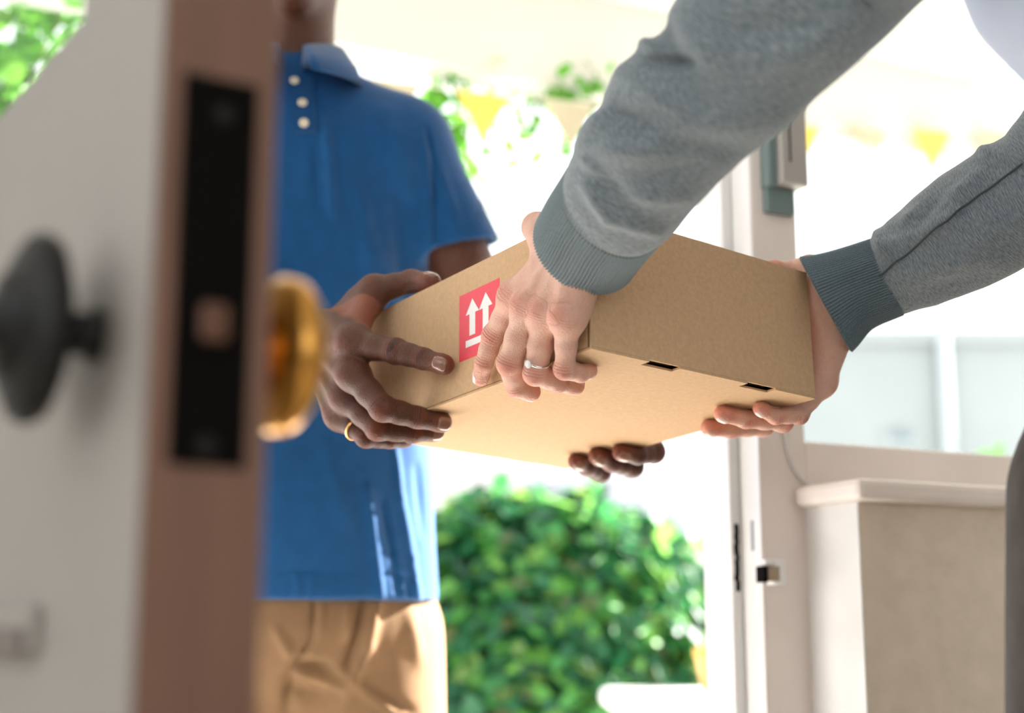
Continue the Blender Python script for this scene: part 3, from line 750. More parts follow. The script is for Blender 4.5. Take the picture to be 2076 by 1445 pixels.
# engagement ring on the left ring finger
p, r, dv = fbA['ring']; ax = unit(p[1] - p[0]); c = lerp(p[0], p[1], .80)
rg = mk('ring', *ring_vf(c, unit(ax + .15 * EY), r[1] * 1.10, .0011), M['silver'], rec, True); rg['label'] = 'thin silver ring with a clear stone'
g = unit(unit(CAM - c) - ax * (unit(CAM - c) @ ax)); g = unit(g + .75 * unit(np.cross(ax, g)) * (1 if (np.cross(ax, g) @ EY) > 0 else -1))
gc = c + g * (r[1] * 1.10)
V, F = lathe_vf(lambda x, y, h: gc + ax * x + np.cross(g, ax) * y + g * h, [(.0006, -.001), (.0032, .0018), (.0034, .0024), (.0022, .0036), (.0004, .0037)], 10); mk('gemstone', V, F, M['diamond'], rg)
V, F = lathe_vf(lambda x, y, h: gc + ax * x + np.cross(g, ax) * y + g * h, [(.0014, -.0016), (.0034, .0012), (.0037, .0016)], 8); mk('setting', V, F, M['silver'], rg)

def loft(rings, nu, nv, ratio=.9, disp=None, segs=None, caps=(True, False)):
    """rings: (px, py, depth, half width px). Returns verts, quads, uv"""
    C = np.array([P(a, b, d_) for a, b, d_, w_ in rings]); W = np.array([[w_ * d_ / FPX] for a, b, d_, w_ in rings])
    c = spline(C, nu); wd = spline(W, nu)[:, 0]
    tn = np.gradient(c, axis=0); tn /= np.linalg.norm(tn, axis=1)[:, None]
    vw = c - CAM; vw /= np.linalg.norm(vw, axis=1)[:, None]
    sd = np.cross(tn, vw); sd /= np.linalg.norm(sd, axis=1)[:, None]; dp = np.cross(sd, tn)
    th = np.linspace(0, 2 * np.pi, nv, endpoint=False)
    V = c[:, None, :] + wd[:, None, None] * (sd[:, None, :] * np.cos(th)[None, :, None] + ratio * dp[:, None, :] * np.sin(th)[None, :, None])
    ln = np.r_[0, np.cumsum(np.linalg.norm(np.diff(c, axis=0), axis=1))]
    I = np.arange(nu * nv).reshape(nu, nv); Q = np.stack([I[:-1], np.roll(I, -1, 1)[:-1], np.roll(I, -1, 1)[1:], I[1:]], -1).reshape(-1, 4)
    uv = np.stack([np.broadcast_to(th / (2 * np.pi) * .3, (nu, nv)), np.broadcast_to(ln[:, None], (nu, nv))], -1).reshape(-1, 2)
    V = V.reshape(-1, 3); N = vnorm(V, Q)
    cc = np.repeat(c, nv, 0)
    N *= np.sign((N * (V - cc)).sum(1))[:, None]
    d_ = np.zeros(len(V))
    if disp is not None: d_ += disp(np.repeat(np.linspace(0, 1, nu), nv), np.tile(th, nu), V)
    if segs: d_ += seg_disp(V, N, segs, soft=.75)
    V = V + N * d_[:, None]
    return V, Q, uv, c, (nu, nv)
def cuff_rim(V, Q, uv, nv, c, tn, inset=.0028, cs=None):
    """turn the open end inwards so that the cuff has a thickness"""
    r0 = V[:nv]; k0 = len(V)
    i1 = r0 + (c - r0) / np.linalg.norm(c - r0, axis=1)[:, None] * inset * .5 - tn * .001
    i2 = r0 + (c - r0) / np.linalg.norm(c - r0, axis=1)[:, None] * inset
    k_ = 8; r3 = V[k_ * nv:(k_ + 1) * nv]; i3 = r3 + (cs[k_] - r3) / np.linalg.norm(cs[k_] - r3, axis=1)[:, None] * (inset + .0016)
    V = np.vstack([V, i1, i2, i3]); a = np.arange(nv)
    R_ = [a, k0 + a, k0 + nv + a, k0 + 2 * nv + a]; qs = []
    for x, y in zip(R_[:-1], R_[1:]): qs.append(np.stack([np.roll(x, -1), x, y, np.roll(y, -1)], 1))
    return V, np.vstack([Q] + qs), np.vstack([uv, uv[:nv], uv[:nv], uv[:nv]])
def rib(n, am): return lambda u, th, V: am * (np.abs(np.sin(th * n / 2)) ** .8)
# --- left sleeve (nearer arm)
SA = [(1186, 503, 1.118, 108), (1216, 458, 1.084, 112), (1256, 404, 1.048, 119)]
SA2 = [(1240, 425, 1.061, 114), (1264, 394, 1.040, 126), (1310, 325, 1.01, 139), (1376, 236, .98, 154), (1474, 150, .955, 158), (1575, 18, .925, 192), (1690, -120, .91, 215), (1880, -310, .85, 235), (2120, -500, .80, 245)]
V, Q, uv, c, _ = loft(SA, 44, 480, .88, rib(98, .0022), [((1100, 400, 1250, 500), 40, .001)])
V, Q, uv = cuff_rim(V, Q, uv, 480, c[0], unit(c[3] - c[0]), cs=c)
FA = [((1178, 292, 1230, 215), 16, .006), ((1205, 305, 1330, 300), 22, .006), ((1222, 215, 1310, 262), 24, -.008), ((1262, 150, 1370, 215), 26, .006), ((1308, 92, 1345, 110), 16, .011), ((1322, 122, 1400, 128), 13, -.009), ((1375, 30, 1450, 120), 30, .006),
      ((1190, 378, 1236, 442), 16, .0050), ((1236, 442, 1330, 468), 15, .0050), ((1210, 350, 1290, 420), 18, -.004), ((1270, 400, 1390, 400), 18, .004), ((1300, 360, 1420, 340), 20, -.004), ((1180, 320, 1215, 350), 12, .004),
      ((1400, 250, 1560, 240), 36, .005), ((1350, 290, 1480, 300), 26, -.004), ((1480, 60, 1640, 60), 40, -.006), ((1560, 130, 1700, 60), 34, .005)]
dA = lambda u, th, V: .0016 * wavy(V, 70, 3) + .0006 * wavy(V, 190, 4)
V2, Q2, uv2, c2, _ = loft(SA2, 260, 220, .9, dA, FA)
slA = mk('sleeve', V2, Q2, M['sleeve'], rec, True, uv=uv2); slA['label'] = 'heather grey sweatshirt sleeve'
mk('cuff', V, Q, M['cuff'], slA, True, uv=uv)['label'] = 'ribbed grey cuff'
def seam(parent, V, nu, nv, path, r=.0009):
    pts = [V[(i % nu) * nv + (j % nv)] for i, j in path]
    return mk('seam', *tube_vf(np.array(pts), r, 6), M['seam'], parent, True)
seam(slA, V2, 260, 220, [(9, j) for j in range(0, 221, 2)], .0008)
# --- right sleeve (far arm)
SB = [(1673, 617, 1.304, 106), (1728, 588, 1.298, 85), (1802, 560, 1.288, 80)]
SB2 = [(1790, 565, 1.292, 78), (1812, 556, 1.287, 86), (1872, 521, 1.272, 104), (1962, 466, 1.248, 122), (2062, 404, 1.22, 124), (2150, 345, 1.195, 132), (2290, 170, 1.16, 150), (2440, -70, 1.11, 175)]
V, Q, uv, c, _ = loft(SB, 44, 480, .88, rib(98, .0022)); V, Q, uv = cuff_rim(V, Q, uv, 480, c[0], unit(c[3] - c[0]), cs=c)
FB = [((1778, 470, 1800, 520), 12, .006), ((1790, 500, 1880, 470), 14, .004), ((1880, 470, 1940, 430), 14, .005), ((1870, 440, 1900, 400), 13, -.004), ((1830, 455, 1860, 425), 12, .005), ((1930, 400, 1990, 350), 15, .005), ((1985, 300, 2040, 340), 16, .006), ((1990, 330, 2076, 345), 14, -.005),
      ((1840, 560, 1990, 520), 22, .004), ((1850, 600, 2000, 560), 18, -.003), ((1960, 480, 2076, 440), 24, .004)]
V2, Q2, uv2, c2, _ = loft(SB2, 220, 220, .9, lambda u, th, V: .0014 * wavy(V, 75, 8) + .0005 * wavy(V, 190, 9), FB)
slB = mk('sleeve', V2, Q2, M['sleeve'], rec, True, uv=uv2); slB['label'] = 'heather grey sweatshirt sleeve with a long seam'
cb = mk('cuff', V, Q, M['cuff'], slB, True, uv=uv); cb['label'] = 'ribbed grey cuff'
seam(slB, V2, 220, 220, [(9, j) for j in range(0, 221, 2)], .0008)
def nearest_path(Vg, nu, nv, pix):
    q = Vg[:nu * nv] - CAM; z = q[:, 1] * CP + q[:, 2] * SP; up = -q[:, 1] * SP + q[:, 2] * CP
    S_ = np.stack([CX + FPX * q[:, 0] / z, CY - FPX * up / z], 1); cz = np.repeat(z.reshape(nu, nv).mean(1), nv); out = []
    for a in pix:
        dd_ = np.linalg.norm(S_ - a, axis=1) + np.where(z < cz, 0, 1e4); p_ = Vg[np.argmin(dd_)]; out.append(p_ + unit(CAM - p_) * .0012)
    return np.array(out)
pp = nearest_path(V2, 220, 220, spline([(1772, 567), (1850, 505), (1930, 437), (2010, 378), (2090, 320)], 60)); mk('seam', *tube_vf(spline(pp[::4], 70), .0009, 6), M['seam'], slB, True)
pp = nearest_path(V, 44, 480, spline([(1646, 634), (1700, 605), (1772, 567)], 30)); mk('seam', *tube_vf(spline(pp[::3], 40), .0009, 6), M['seam'], slB, True)
# --- body clothes
G = Grid(np.array([pel[0] - .45, pel[1] - .45, pel[2] - .05]), np.array([neck[0] + .45, neck[1] + .45, neck[2] + .1]), .009); D = G.new(.1)
add_prims(G, D, [(RA_SH - UP * .0, RB_SH, .068, .068), (neck - UP * .1 + np.array([-.01, 0, 0]), MIDB, .11, .10, (RF, 1.4)), (MIDB, pel + UP * .16 + np.array([.04, 0, 0]), .10, .11, (RF, 1.3))], .05, .06)
X, Y, Z = G.pts(); D = np.maximum(D, (pel[2] + .19 - Z).astype(np.float32) + 0 * X + 0 * Y)
V, Q = nets(G, D); mk('shirt', V, Q, M['tee'], rec, True)['label'] = 'pale blue shirt front'
G = Grid(np.array([pel[0] - .3, pel[1] - .35, .0]), np.array([pel[0] + .3, pel[1] + .35, pel[2] + .3]), .008); D = G.new(.1)
tp = [(pel + UP * .0, pel + UP * .20 + np.array([.015, 0, 0]), .14, .125, (RF, 1.2))]
for hp, kn_, an in RLEG: tp += [(hp, kn_, .102, .082), (kn_, an + UP * .02, .082, .07)]
add_prims(G, D, tp, .03, .05); X, Y, Z = G.pts(); D = np.maximum(D, np.maximum(Z - (pel[2] + .22), .06 - Z).astype(np.float32) + 0 * X + 0 * Y)
V, Q = nets(G, D); mk('trousers', V, Q, M['jeans'], rec, True)['label'] = 'dark trousers'
def shoe(parent, an, f):
    l = np.cross(UP, f); fr = lambda x, y, z: np.array([an[0], an[1], 0]) + f * x + l * y + UP * z
    G = Grid(np.array([an[0] - .25, an[1] - .25, 0.]), np.array([an[0] + .25, an[1] + .25, .16]), .006); D = G.new(.1)
    add_prims(G, D, [(fr(-.05, 0, .045), fr(.06, 0, .04), .042, .045), (fr(.06, 0, .04), fr(.15, 0, .03), .045, .036), (fr(-.03, 0, .05), fr(-.02, 0, .10), .042, .045)], .03, .04)
    X, Y, Z = G.pts(); D = np.maximum(D, (.016 - Z).astype(np.float32) + 0 * X + 0 * Y)
    V, Q = nets(G, D); s_ = mk('shoe', V, Q, M['shoe'], parent, True)
    V, F = lathe_vf(lambda x, y, h: fr(.05 + x * 2.9, y, h + .001), [(.046, 0), (.048, .008), (.046, .017)], 30); mk('sole', V, F, M['sole'], s_)
for hp, kn_, an in RLEG: shoe(rec, an, RF)

# ---------------- delivery person (blue polo), standing outside the doorway
MF = unit([.15, -.99, 0]); ML = np.array([-MF[1], MF[0], 0])
CN = P(590, 150, 1.84)                                             # centre of the neck base
SHL = CN + ML * .150 - UP * .092; SHR = CN - ML * .150 - UP * .092
ELL = P(982, 640, 1.86); ELR = P(400, 810, 1.66)
MPEL = P(600, 1262, 1.86)
WC_, WD_ = HC['wrist'], HD['wrist']
armC = [(WC_, lerp(WC_, ELR, .4), .026, .033), (lerp(WC_, ELR, .4), ELR, .033, .044)]
armD = [(WD_, lerp(WD_, ELL, .4), .026, .033), (lerp(WD_, ELL, .4), ELL, .033, .044)]
RADM = (.0124, .0113, .0096, .0086)
VC, QC, aC, fbC = build_hand(HC, RADM, (.0150, .0125, .0112, .0098), unit(-EX * .8 + unit(CAM - BN) * .5), .0148, .025, armC, .0015, tend=.006, web=.0125)
VD, QD, aD, fbD = build_hand(HD, RADM, (.0150, .0125, .0112, .0098), EX, .0145, .025, armD, .0016)
G = Grid(np.array([-.75, 1.45, -.01]), np.array([.25, 2.25, CN[2] + .40]), .008); D = G.new(.1)
bp = [(SHL, ELL, .050, .041), (SHR, ELR, .050, .041), (SHL, SHR, .05, .05), (CN - UP * .12, lerp(CN, MPEL, .5), .115, .110, (MF, 1.6)), (lerp(CN, MPEL, .5), MPEL, .115, .13, (MF, 1.4)),
      (CN - UP * .04, CN + UP * .09 + MF * .015, .055, .054)]
MLEG = []
for sg in (-1, 1):
    hp = MPEL + ML * sg * .095; kq = np.array([hp[0] + ML[0] * sg * .02, hp[1], .48]) + MF * .02; an = np.array([hp[0] + ML[0] * sg * .03, hp[1] + .02, .08]); MLEG.append((hp, kq, an))
    bp += [(hp, kq, .08, .055), (kq, an, .055, .038), (an, an - UP * .05 + MF * .12, .036, .028)]
HCEN = CN + UP * .10 + MF * .03
bp += head_prims(HCEN, MF, ML)
add_prims(G, D, bp, .03, .05)
Vb, Qb = nets(G, D)
V = np.vstack([VC, VD, Vb]); Q = np.vstack([QC, QD + len(VC), Qb + len(VC) + len(VD)]); at = np.vstack([aC, aD, np.zeros((len(Vb), 4), np.float32)])
man = mk('person', V, Q, M['skind'], None, True, loc=(MPEL[0], MPEL[1], 0), attr={'skin': at})
tag(man, 'person in blue polo shirt and khaki trousers handing over the box, behind the open door', 'person')
tC, tD = bvh(VC, QC), bvh(VD, QD)
eyes_hair(man, HCEN, MF, ML, M['hair'])
for f in ('index', 'middle', 'ring', 'pinky', 'thumb'): nail(man, tC, f, fbC, M['naild'], ndir=(UP if f == 'thumb' else (unit(-EX + .8 * unit(CAM - BN)) if f == 'index' else None)))
for f in ('index', 'middle', 'ring'): nail(man, tD, f, fbD, M['naild'], ndir=-EZ - .6 * EY)
p, r, dv = fbC['pinky']; c = lerp(p[0], p[1], .62); mk('ring', *ring_vf(c, p[1] - p[0], r[0] * 1.12, .0016), M['goldring'], man, True)['label'] = 'gold ring'
# --- polo shirt
HEMZ = P(700, 1216, 1.74)[2]
G = Grid(np.array([-.72, 1.58, HEMZ - .03]), np.array([.12, 2.12, CN[2] + .06]), .0042); X, Y, Z = G.pts()
zt = CN[2]
lev = np.array([[HEMZ - .05, .188, .132], [HEMZ + .12, .182, .128], [HEMZ + .3, .176, .122], [zt - .28, .180, .122], [zt - .16, .178, .118], [zt - .10, .152, .114], [zt - .055, .10, .092], [zt + .02, .05, .05], [zt + .08, .02, .02]])
za_ = np.interp(G.ax[2], lev[:, 0], lev[:, 1]); zb_ = np.interp(G.ax[2], lev[:, 0], lev[:, 2])
f_ = np.clip((G.ax[2] - MPEL[2]) / (CN[2] - MPEL[2]), 0, 1.1); cxz = MPEL[0] + (CN[0] - MPEL[0]) * f_; cyz = MPEL[1] + (CN[1] - MPEL[1]) * f_ + .0
dx = X - cxz[None, None, :].astype(np.float32); dy = Y - cyz[None, None, :].astype(np.float32)
l_ = dx * np.float32(ML[0]) + dy * np.float32(ML[1]); q_ = dx * np.float32(MF[0]) + dy * np.float32(MF[1])
A_ = za_[None, None, :].astype(np.float32); B_ = zb_[None, None, :].astype(np.float32)
rr_ = (np.abs(l_ / A_) ** 2.3 + np.abs(q_ / B_) ** 2.3) ** np.float32(1 / 2.3); D = (rr_ - 1) * np.minimum(A_, B_)
D = D.astype(np.float32)
add_prims(G, D, [(SHL - ML * .02 - UP * .0, SHR + ML * .02, .056, .056), (CN + ML * .05 - UP * .052, SHL - UP * .0, .050, .054), (CN - ML * .05 - UP * .052, SHR, .050, .054)], .05, .06)
# sleeves
HL = lerp(SHL, ELL, .61); HR = lerp(SHR, ELR, .66)
for a, b in ((SHL, HL), (SHR, HR)):
    ax_ = unit(b - a); d_ = unit(ax_ * .5 - UP * .5); Dn = G.new(.1); add_prims(G, Dn, [(a, b + ax_ * .05, .056, .0625)], .01, .05)
    pl = ((X - np.float32(b[0])) * np.float32(d_[0]) + (Y - np.float32(b[1])) * np.float32(d_[1]) + (Z - np.float32(b[2])) * np.float32(d_[2]))
    Dn = np.maximum(Dn, pl)
    Di = G.new(.1); add_prims(G, Di, [(b - ax_ * .03, b + ax_ * .08, .054, .0555)], .01, .05)
    Dn = np.maximum(Dn, -Di); D = smin(D, Dn, .022)
D = np.maximum(D, (HEMZ - Z).astype(np.float32) + 0 * D)
V, Q = nets(G, D); V = relax(V, Q, 2, .5); N = vnorm(V, Q)
FS = [((660, 250, 668, 330), 9, .006), ((668, 330, 676, 430), 10, .007), ((640, 300, 645, 420), 10, -.003), ((700, 330, 760, 520), 22, .004), ((760, 520, 820, 700), 22, .006), ((780, 230, 860, 480), 26, .005), ((800, 420, 830, 640), 16, -.004), ((735, 400, 750, 560), 14, .003),
      ((866, 262, 880, 330), 4, -.004), ((880, 330, 882, 500), 4, -.005), ((862, 300, 872, 500), 7, .004), ((890, 340, 930, 470), 12, .004),
      ((800, 905, 812, 1010), 7, .005), ((812, 1010, 835, 1130), 8, .005), ((835, 1130, 850, 1235), 7, .005), ((745, 990, 760, 1110), 10, .005), ((760, 1110, 775, 1228), 8, .005), ((775, 1010, 795, 1120), 8, -.005), ((795, 1120, 812, 1232), 7, -.004), ((845, 950, 860, 1080), 9, -.004), ((825, 1180, 832, 1240), 5, -.004), ((600, 1160, 605, 1215), 6, .002), ((630, 1165, 632, 1215), 6, .002), ((660, 900, 700, 1060), 18, .003),
      ((640, 1158, 770, 1163), 2.2, -.0018), ((770, 1163, 872, 1180), 2.2, -.0018), ((560, 1158, 640, 1158), 2.2, -.0018), ((870, 484, 968, 496), 2.2, -.002)]
V = V + N * (seg_disp(V, N, FS) + .0010 * wavy(V, 60, 21))[:, None]
polo = mk('polo_shirt', V, Q, M['polo'], man, True); polo['label'] = 'royal blue pique polo shirt'
# collar: a folded band around the neck, open at the front
def collar():
    n = 60; V = []; F = []
    for i in range(n):
        a = -math.pi * .93 + i / (n - 1) * math.pi * 1.86; ca, sa = math.cos(a), math.sin(a)          # a = 0 at the back
        fr_ = abs(a) / (math.pi * .93)
        out = -MF * ca * 1.0 + ML * sa
        top = CN + out * (.064 + .004 * fr_) + UP * (.040 - .034 * fr_ ** 2) + MF * .012 * fr_
        ext = .028 + .030 * max(0, fr_ - .55) / .45
        bot = CN + out * (.064 + ext) + UP * (-.014 - .040 * fr_ ** 2) + MF * (.010 * fr_ ** 2 + .034 * fr_ ** 4)
        inn = CN + out * .059 + UP * (.012 - .034 * fr_ ** 2) + MF * .012 * fr_
        for q in (inn, top - out * .003 + UP * .001, top + out * .003 + UP * .001, lerp(top, bot, .5) + out * .006, bot, bot - UP * .003 - out * .003, lerp(top, bot, .5) + out * .002, inn + out * .003): V.append(q)
    k = 8
    for i in range(n - 1):
        for j in range(k): F.append((i * k + j, i * k + (j + 1) % k, (i + 1) * k + (j + 1) % k, (i + 1) * k + j))
    F.append(tuple(range(k - 1, -1, -1))); F.append(tuple((n - 1) * k + j for j in range(k)))
    return np.array(V), F
mk('collar', *collar(), M['polod'], polo, True)
# placket and buttons on the chest
bv = BVHTree.FromPolygons([Vector(v) for v in V], [tuple(int(i) for i in q) for q in Q])
def hit(px, py):
    r_ = unit(ray(px, py)); h = bv.ray_cast(Vector(CAM), Vector(r_)); return (np.array(h[0]), np.array(h[1])) if h[0] is not None else (P(px, py, 1.75), -r_)
pv = []
for py in np.linspace(160, 268, 12):
    for px in (585 + (py - 150) * .1, 633 + (py - 150) * .06):
        p_, n_ = hit(px, py); pv.append(p_ + n_ * .0035); 
for i in range(24):
    pv.append(pv[i] - np.array([0, -.006, 0]))
F = []
for i in range(11): F += [(2 * i, 2 * i + 1, 2 * i + 3, 2 * i + 2), (24 + 2 * i, 24 + 2 * i + 2, 24 + 2 * i + 3, 24 + 2 * i + 1), (2 * i, 2 * i + 2, 26 + 2 * i, 24 + 2 * i), (2 * i + 1, 25 + 2 * i, 27 + 2 * i, 2 * i + 3)]
F += [(0, 24, 25, 1), (22, 23, 47, 46)]
mk('placket', pv, F, M['polod'], polo)
for px, py in ((597, 168), (613, 212), (616, 252)):
    p_, n_ = hit(px, py); p_ = p_ + n_ * .004; a_ = unit(np.cross(n_, UP)); b_ = np.cross(n_, a_)
    mk('button', *lathe_vf(lambda x, y, h: p_ + a_ * x + b_ * y + n_ * h, [(.0055, 0), (.0058, .0012), (.0045, .0022), (.0042, .0016)], 18), M['button'], polo)
# --- khaki trousers
G = Grid(np.array([-.62, 1.6, .02]), np.array([.1, 2.12, HEMZ + .14]), .0055); X, Y, Z = G.pts(); D = G.new(.1)
tp = [(MPEL + ML * .05, MPEL - ML * .05, .128, .128, (MF, 1.10)), (MPEL + UP * .1, MPEL, .145, .15, (MF, 1.25))]
add_prims(G, D, tp, .04, .06)
legs = None
for hp, kq, an in MLEG:
    Dn = G.new(.1); add_prims(G, Dn, [(hp - UP * .02, kq, .100, .088), (kq, an + UP * .0, .088, .075)], .02, .05); D = smin(D, Dn, .018)
D = np.maximum(D, np.maximum(Z - (HEMZ + .1), .05 - Z).astype(np.float32) + 0 * D)
V, Q = nets(G, D); V = relax(V, Q, 2, .5); N = vnorm(V, Q)
FK = [((640, 1215, 632, 1290), 4, -.005), ((632, 1290, 600, 1345), 5, -.007), ((652, 1225, 646, 1290), 9, .004), ((735, 1215, 720, 1300), 8, -.010), ((720, 1300, 704, 1345), 8, -.008), ((765, 1215, 745, 1310), 12, .008), ((745, 1310, 690, 1445), 12, .007), ((710, 1225, 700, 1290), 9, .006), ((600, 1350, 660, 1350), 12, -.010), ((610, 1365, 700, 1395), 10, .006), ((590, 1400, 640, 1400), 16, -.010), ((690, 1360, 790, 1440), 9, .005), ((760, 1400, 840, 1445), 9, -.004), ((560, 1280, 590, 1330), 10, .005), ((830, 1240, 850, 1340), 14, .004), ((590, 1370, 580, 1445), 10, -.012)]
V = V + N * (seg_disp(V, N, FK) + .0010 * wavy(V, 70, 31))[:, None]
tr = mk('trousers', V, Q, M['khaki'], man, True); tr['label'] = 'khaki twill trousers'
for hp, kq, an in MLEG: shoe(man, an, MF)
# ================================================================== CARDBOARD BOX
bx = root('cardboard_box', BX(BA / 2, BB / 2, 0), 'closed brown cardboard mailer box with a red arrows label, held by four hands', 'box')
TK = .0025
V, F = box_vf(BX, 0, BA, -.0, TK, .0004, BH, bev=.0006); mk('front_panel', V, F, M['card'], bx)
V, F = box_vf(BX, 0, BA, BB - TK, BB, .0004, BH, bev=.0006); mk('back_panel', V, F, M['card'], bx)
V, F = box_vf(BX, .0008, .0008 + TK, TK + .0035, BB - TK, .0012, BH - .0001, bev=.0005); mk('side_panel', V, F, M['card'], bx)
V, F = box_vf(BX, .0034, .0034 + TK, TK, BB - TK, .0004, BH - .001, bev=.0004); mk('tuck_flap', V, F, M['carddark'], bx)
V, F = box_vf(BX, BA - TK, BA, TK, BB - TK, .0004, BH, bev=.0006); mk('side_panel', V, F, M['card'], bx)
V, F = box_vf(BX, TK, BA - TK, TK, BB - TK, BH - TK, BH, bev=.0004); mk('lid', V, F, M['card'], bx)
# underside with two slots along the front fold
def ba(px, py): p = QB(px, py, 0); return float((p - BN) @ EX), float((p - BN) @ EY)
s1a, s1b, s2a, s2b = ba(1307, 733)[0], ba(1372, 746)[0], ba(1506, 777)[0], ba(1564, 789)[0]
sd = .0105; parts = []
for a, b in ((0, s1a), (s1b, s2a), (s2b, BA)): parts.append(box_vf(BX, a, b, 0, sd, -TK * .6, .0004))
parts.append(box_vf(BX, 0, BA, sd, BB, -TK * .6, .0004))
mk('bottom_panel', *joinvf(parts), M['card'], bx)
for a, b in ((s1a, s1b), (s2a, s2b)): mk('slot_tab', *box_vf(BX, a - .002, b + .002, .0028, .016, .0045, .0055), M['carddark'], bx)
# red label with two white arrows
def la(px, py): p = QL(px, py, -.0008); return float((p - BN) @ EY), float((p - BN) @ EZ)
(y0, z0), (y1, z1), (y2, z2) = la(931, 735), la(1013, 566), la(932, 598)
yl, yr = y0, y1; zb_, zt_ = z0, (z1 + z2) / 2
fl = lambda y, z, o: BN + EX * (.0008 - o) + EY * y + EZ * z
def flat(name, poly, o, m, parent, th=.00012):
    n = len(poly); V = [fl(y, z, o + th) for y, z in poly] + [fl(y, z, o) for y, z in poly]
    F = [tuple(range(n)), tuple(range(2 * n - 1, n - 1, -1))] + [(i, n + i, n + (i + 1) % n, (i + 1) % n) for i in range(n)]
    return mk(name, V, F, m, parent)
lb = flat('label', [(yl, zb_), (yr, zb_), (yr, zt_), (yl, zt_)], .00004, M['red'], bx); lb['label'] = 'red label with two white upward arrows over a bar'
W_ = yr - yl; Hh = zt_ - zb_; U = lambda u, v: (yl + W_ * u, zb_ + Hh * v)
for c_ in (.335, .665):
    flat('arrow', [U(c_ - .072, .335), U(c_ + .072, .335), U(c_ + .072, .66), U(c_ + .165, .66), U(c_, .88), U(c_ - .165, .66), U(c_ - .072, .66)], .0002, M['labelw'], lb)
flat('bar', [U(.17, .175), U(.83, .175), U(.83, .275), U(.17, .275)], .0002, M['labelw'], lb)

# ================================================================== OUTSIDE
S('ceiling_porch', WF, (-3.2, 1.85, .12, 1.56, 2.30, 2.38), M['cream'], 'cream porch ceiling above the doorway')
ez = wat(950, 140, 1.46)[1]
o = box('trim_4', WF, (-3.2, 2.4, 1.46, 1.56, ez, 2.30), M['cream'], None, .004, loc=WF(0, 1.5, ez)); tag(o, 'cream eave beam along the front of the porch', kind='structure')
for x in (-3.1, 2.35):
    o = box('porch_post', WF, (x - .05, x + .05, 1.46, 1.56, -.02, ez), M['white'], None, .006, loc=WF(x, 1.5, -.02)); tag(o, 'white square porch post at the ' + ('near end' if x < 0 else 'far end') + ' of the eave beam', 'post', 'porch posts')
# bunting
YB = 1.43
bt = root('bunting', WF(*[wat(980, 185, YB)[0], YB, wat(980, 185, YB)[1]]), 'string of yellow and cream triangular bunting flags under the porch eave', 'bunting')
ctl = [(560, 130), (745, 158), (980, 188), (1165, 208), (1420, 236), (1640, 254), (1910, 262), (2160, 262)]
ln = [WF(x, YB, z) for x, z in (wat(a, b, YB) for a, b in ctl)]
mk('cord', *tube_vf(spline(ln, 60), .0018, 6), M['rope'], bt, True)
xs0 = wat(795, 150, YB)[0]; xs1 = wat(980, 190, YB)[0]; step = xs1 - xs0; lx = [float((p - WJ) @ WU) for p in ln]; lz = [p[2] for p in ln]
for i in range(-1, 10):
    x = xs0 + i * step; z = np.interp(x, lx, lz); hw = step * .31; hh = .118; yel = i % 2 == 1
    V = []; F = []
    for o_ in (-.0006, .0006):
        for u, v in ((-1, 0), (0, .002), (1, 0), (-.5, -.5), (.5, -.5), (.02, -1)): V.append(WF(x + u * hw, YB + o_ + .012 * math.sin(i * 2 + u * 2) * (-v), z + v * hh))
    F = [(0, 1, 3), (1, 4, 3), (1, 2, 4), (3, 4, 5)]; F += [tuple(6 + q for q in f[::-1]) for f in F]
    for a, b in ((0, 1), (1, 2), (2, 4), (4, 5), (5, 3), (3, 0)): F.append((a, 6 + a, 6 + b, b))
    mk('flag', V, F, M['flagy' if yel else 'flagc'], bt)['label'] = 'yellow triangular flag' if yel else 'cream triangular flag'
# leaves
def leaves(C, Nn, size, r, fold=.25):
    """one small folded leaf per row of C"""
    n = len(C); Nn = Nn / np.linalg.norm(Nn, axis=1)[:, None]
    d_ = r.normal(size=(n, 3)); d_[:, 2] -= .5; d_ -= Nn * (d_ * Nn).sum(1)[:, None]; d_ /= np.linalg.norm(d_, axis=1)[:, None]; s = np.cross(Nn, d_)
    sz = size * (.65 + .7 * r.random(n))[:, None]
    sh = [(0, 0, 0), (.32, .36, 1), (.75, .30, 1), (1.05, 0, 0), (.75, -.30, 1), (.32, -.36, 1)]
    V = np.stack([C + sz * (d_ * a + s * b + Nn * fold * abs(b) * c_) for a, b, c_ in sh], 1).reshape(-1, 3)
    k = np.arange(n)[:, None] * 6; F = np.vstack([k + [0, 1, 2, 3], k + [0, 3, 4, 5]])
    return V, F
def hedge(name, C, R, n, size, label, m='leaf', seed=1):
    r = np.random.default_rng(seed); b = root(name, (C[0], C[1], -.16), label, 'hedge')
    u = r.normal(size=(n, 3)); u[:, 2] = np.abs(u[:, 2]) * 1.0 - .25; u /= np.linalg.norm(u, axis=1)[:, None]
    bump = 1 + .05 * wavy(u, 5, seed) + .05 * wavy(u, 11, seed + 1)
    p = C + u * R * (bump * (.9 + .14 * r.random(n)))[:, None]; p = p[p[:, 2] > -.1]; u = u[:len(p)]
    nn = (p - C) / R + r.normal(size=p.shape) * .55 + [0, 0, .25]
    V, F = leaves(p, nn, size, r); fo = mk('foliage', V, F, M[m], b); fo['kind'] = 'stuff'
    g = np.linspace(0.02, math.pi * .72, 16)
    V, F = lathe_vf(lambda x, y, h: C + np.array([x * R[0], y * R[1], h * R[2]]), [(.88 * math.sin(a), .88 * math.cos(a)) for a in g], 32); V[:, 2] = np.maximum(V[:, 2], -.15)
    mk('dark_core', V, F, M['core'], b, True); return b  # solid core coloured dark in place of the hedge's shaded inside
hedge('hedge', np.array([.12, 5.2, .43]), np.array([.80, .6, .85]), 9000, .075, 'rounded green ivy hedge in the garden below the box')
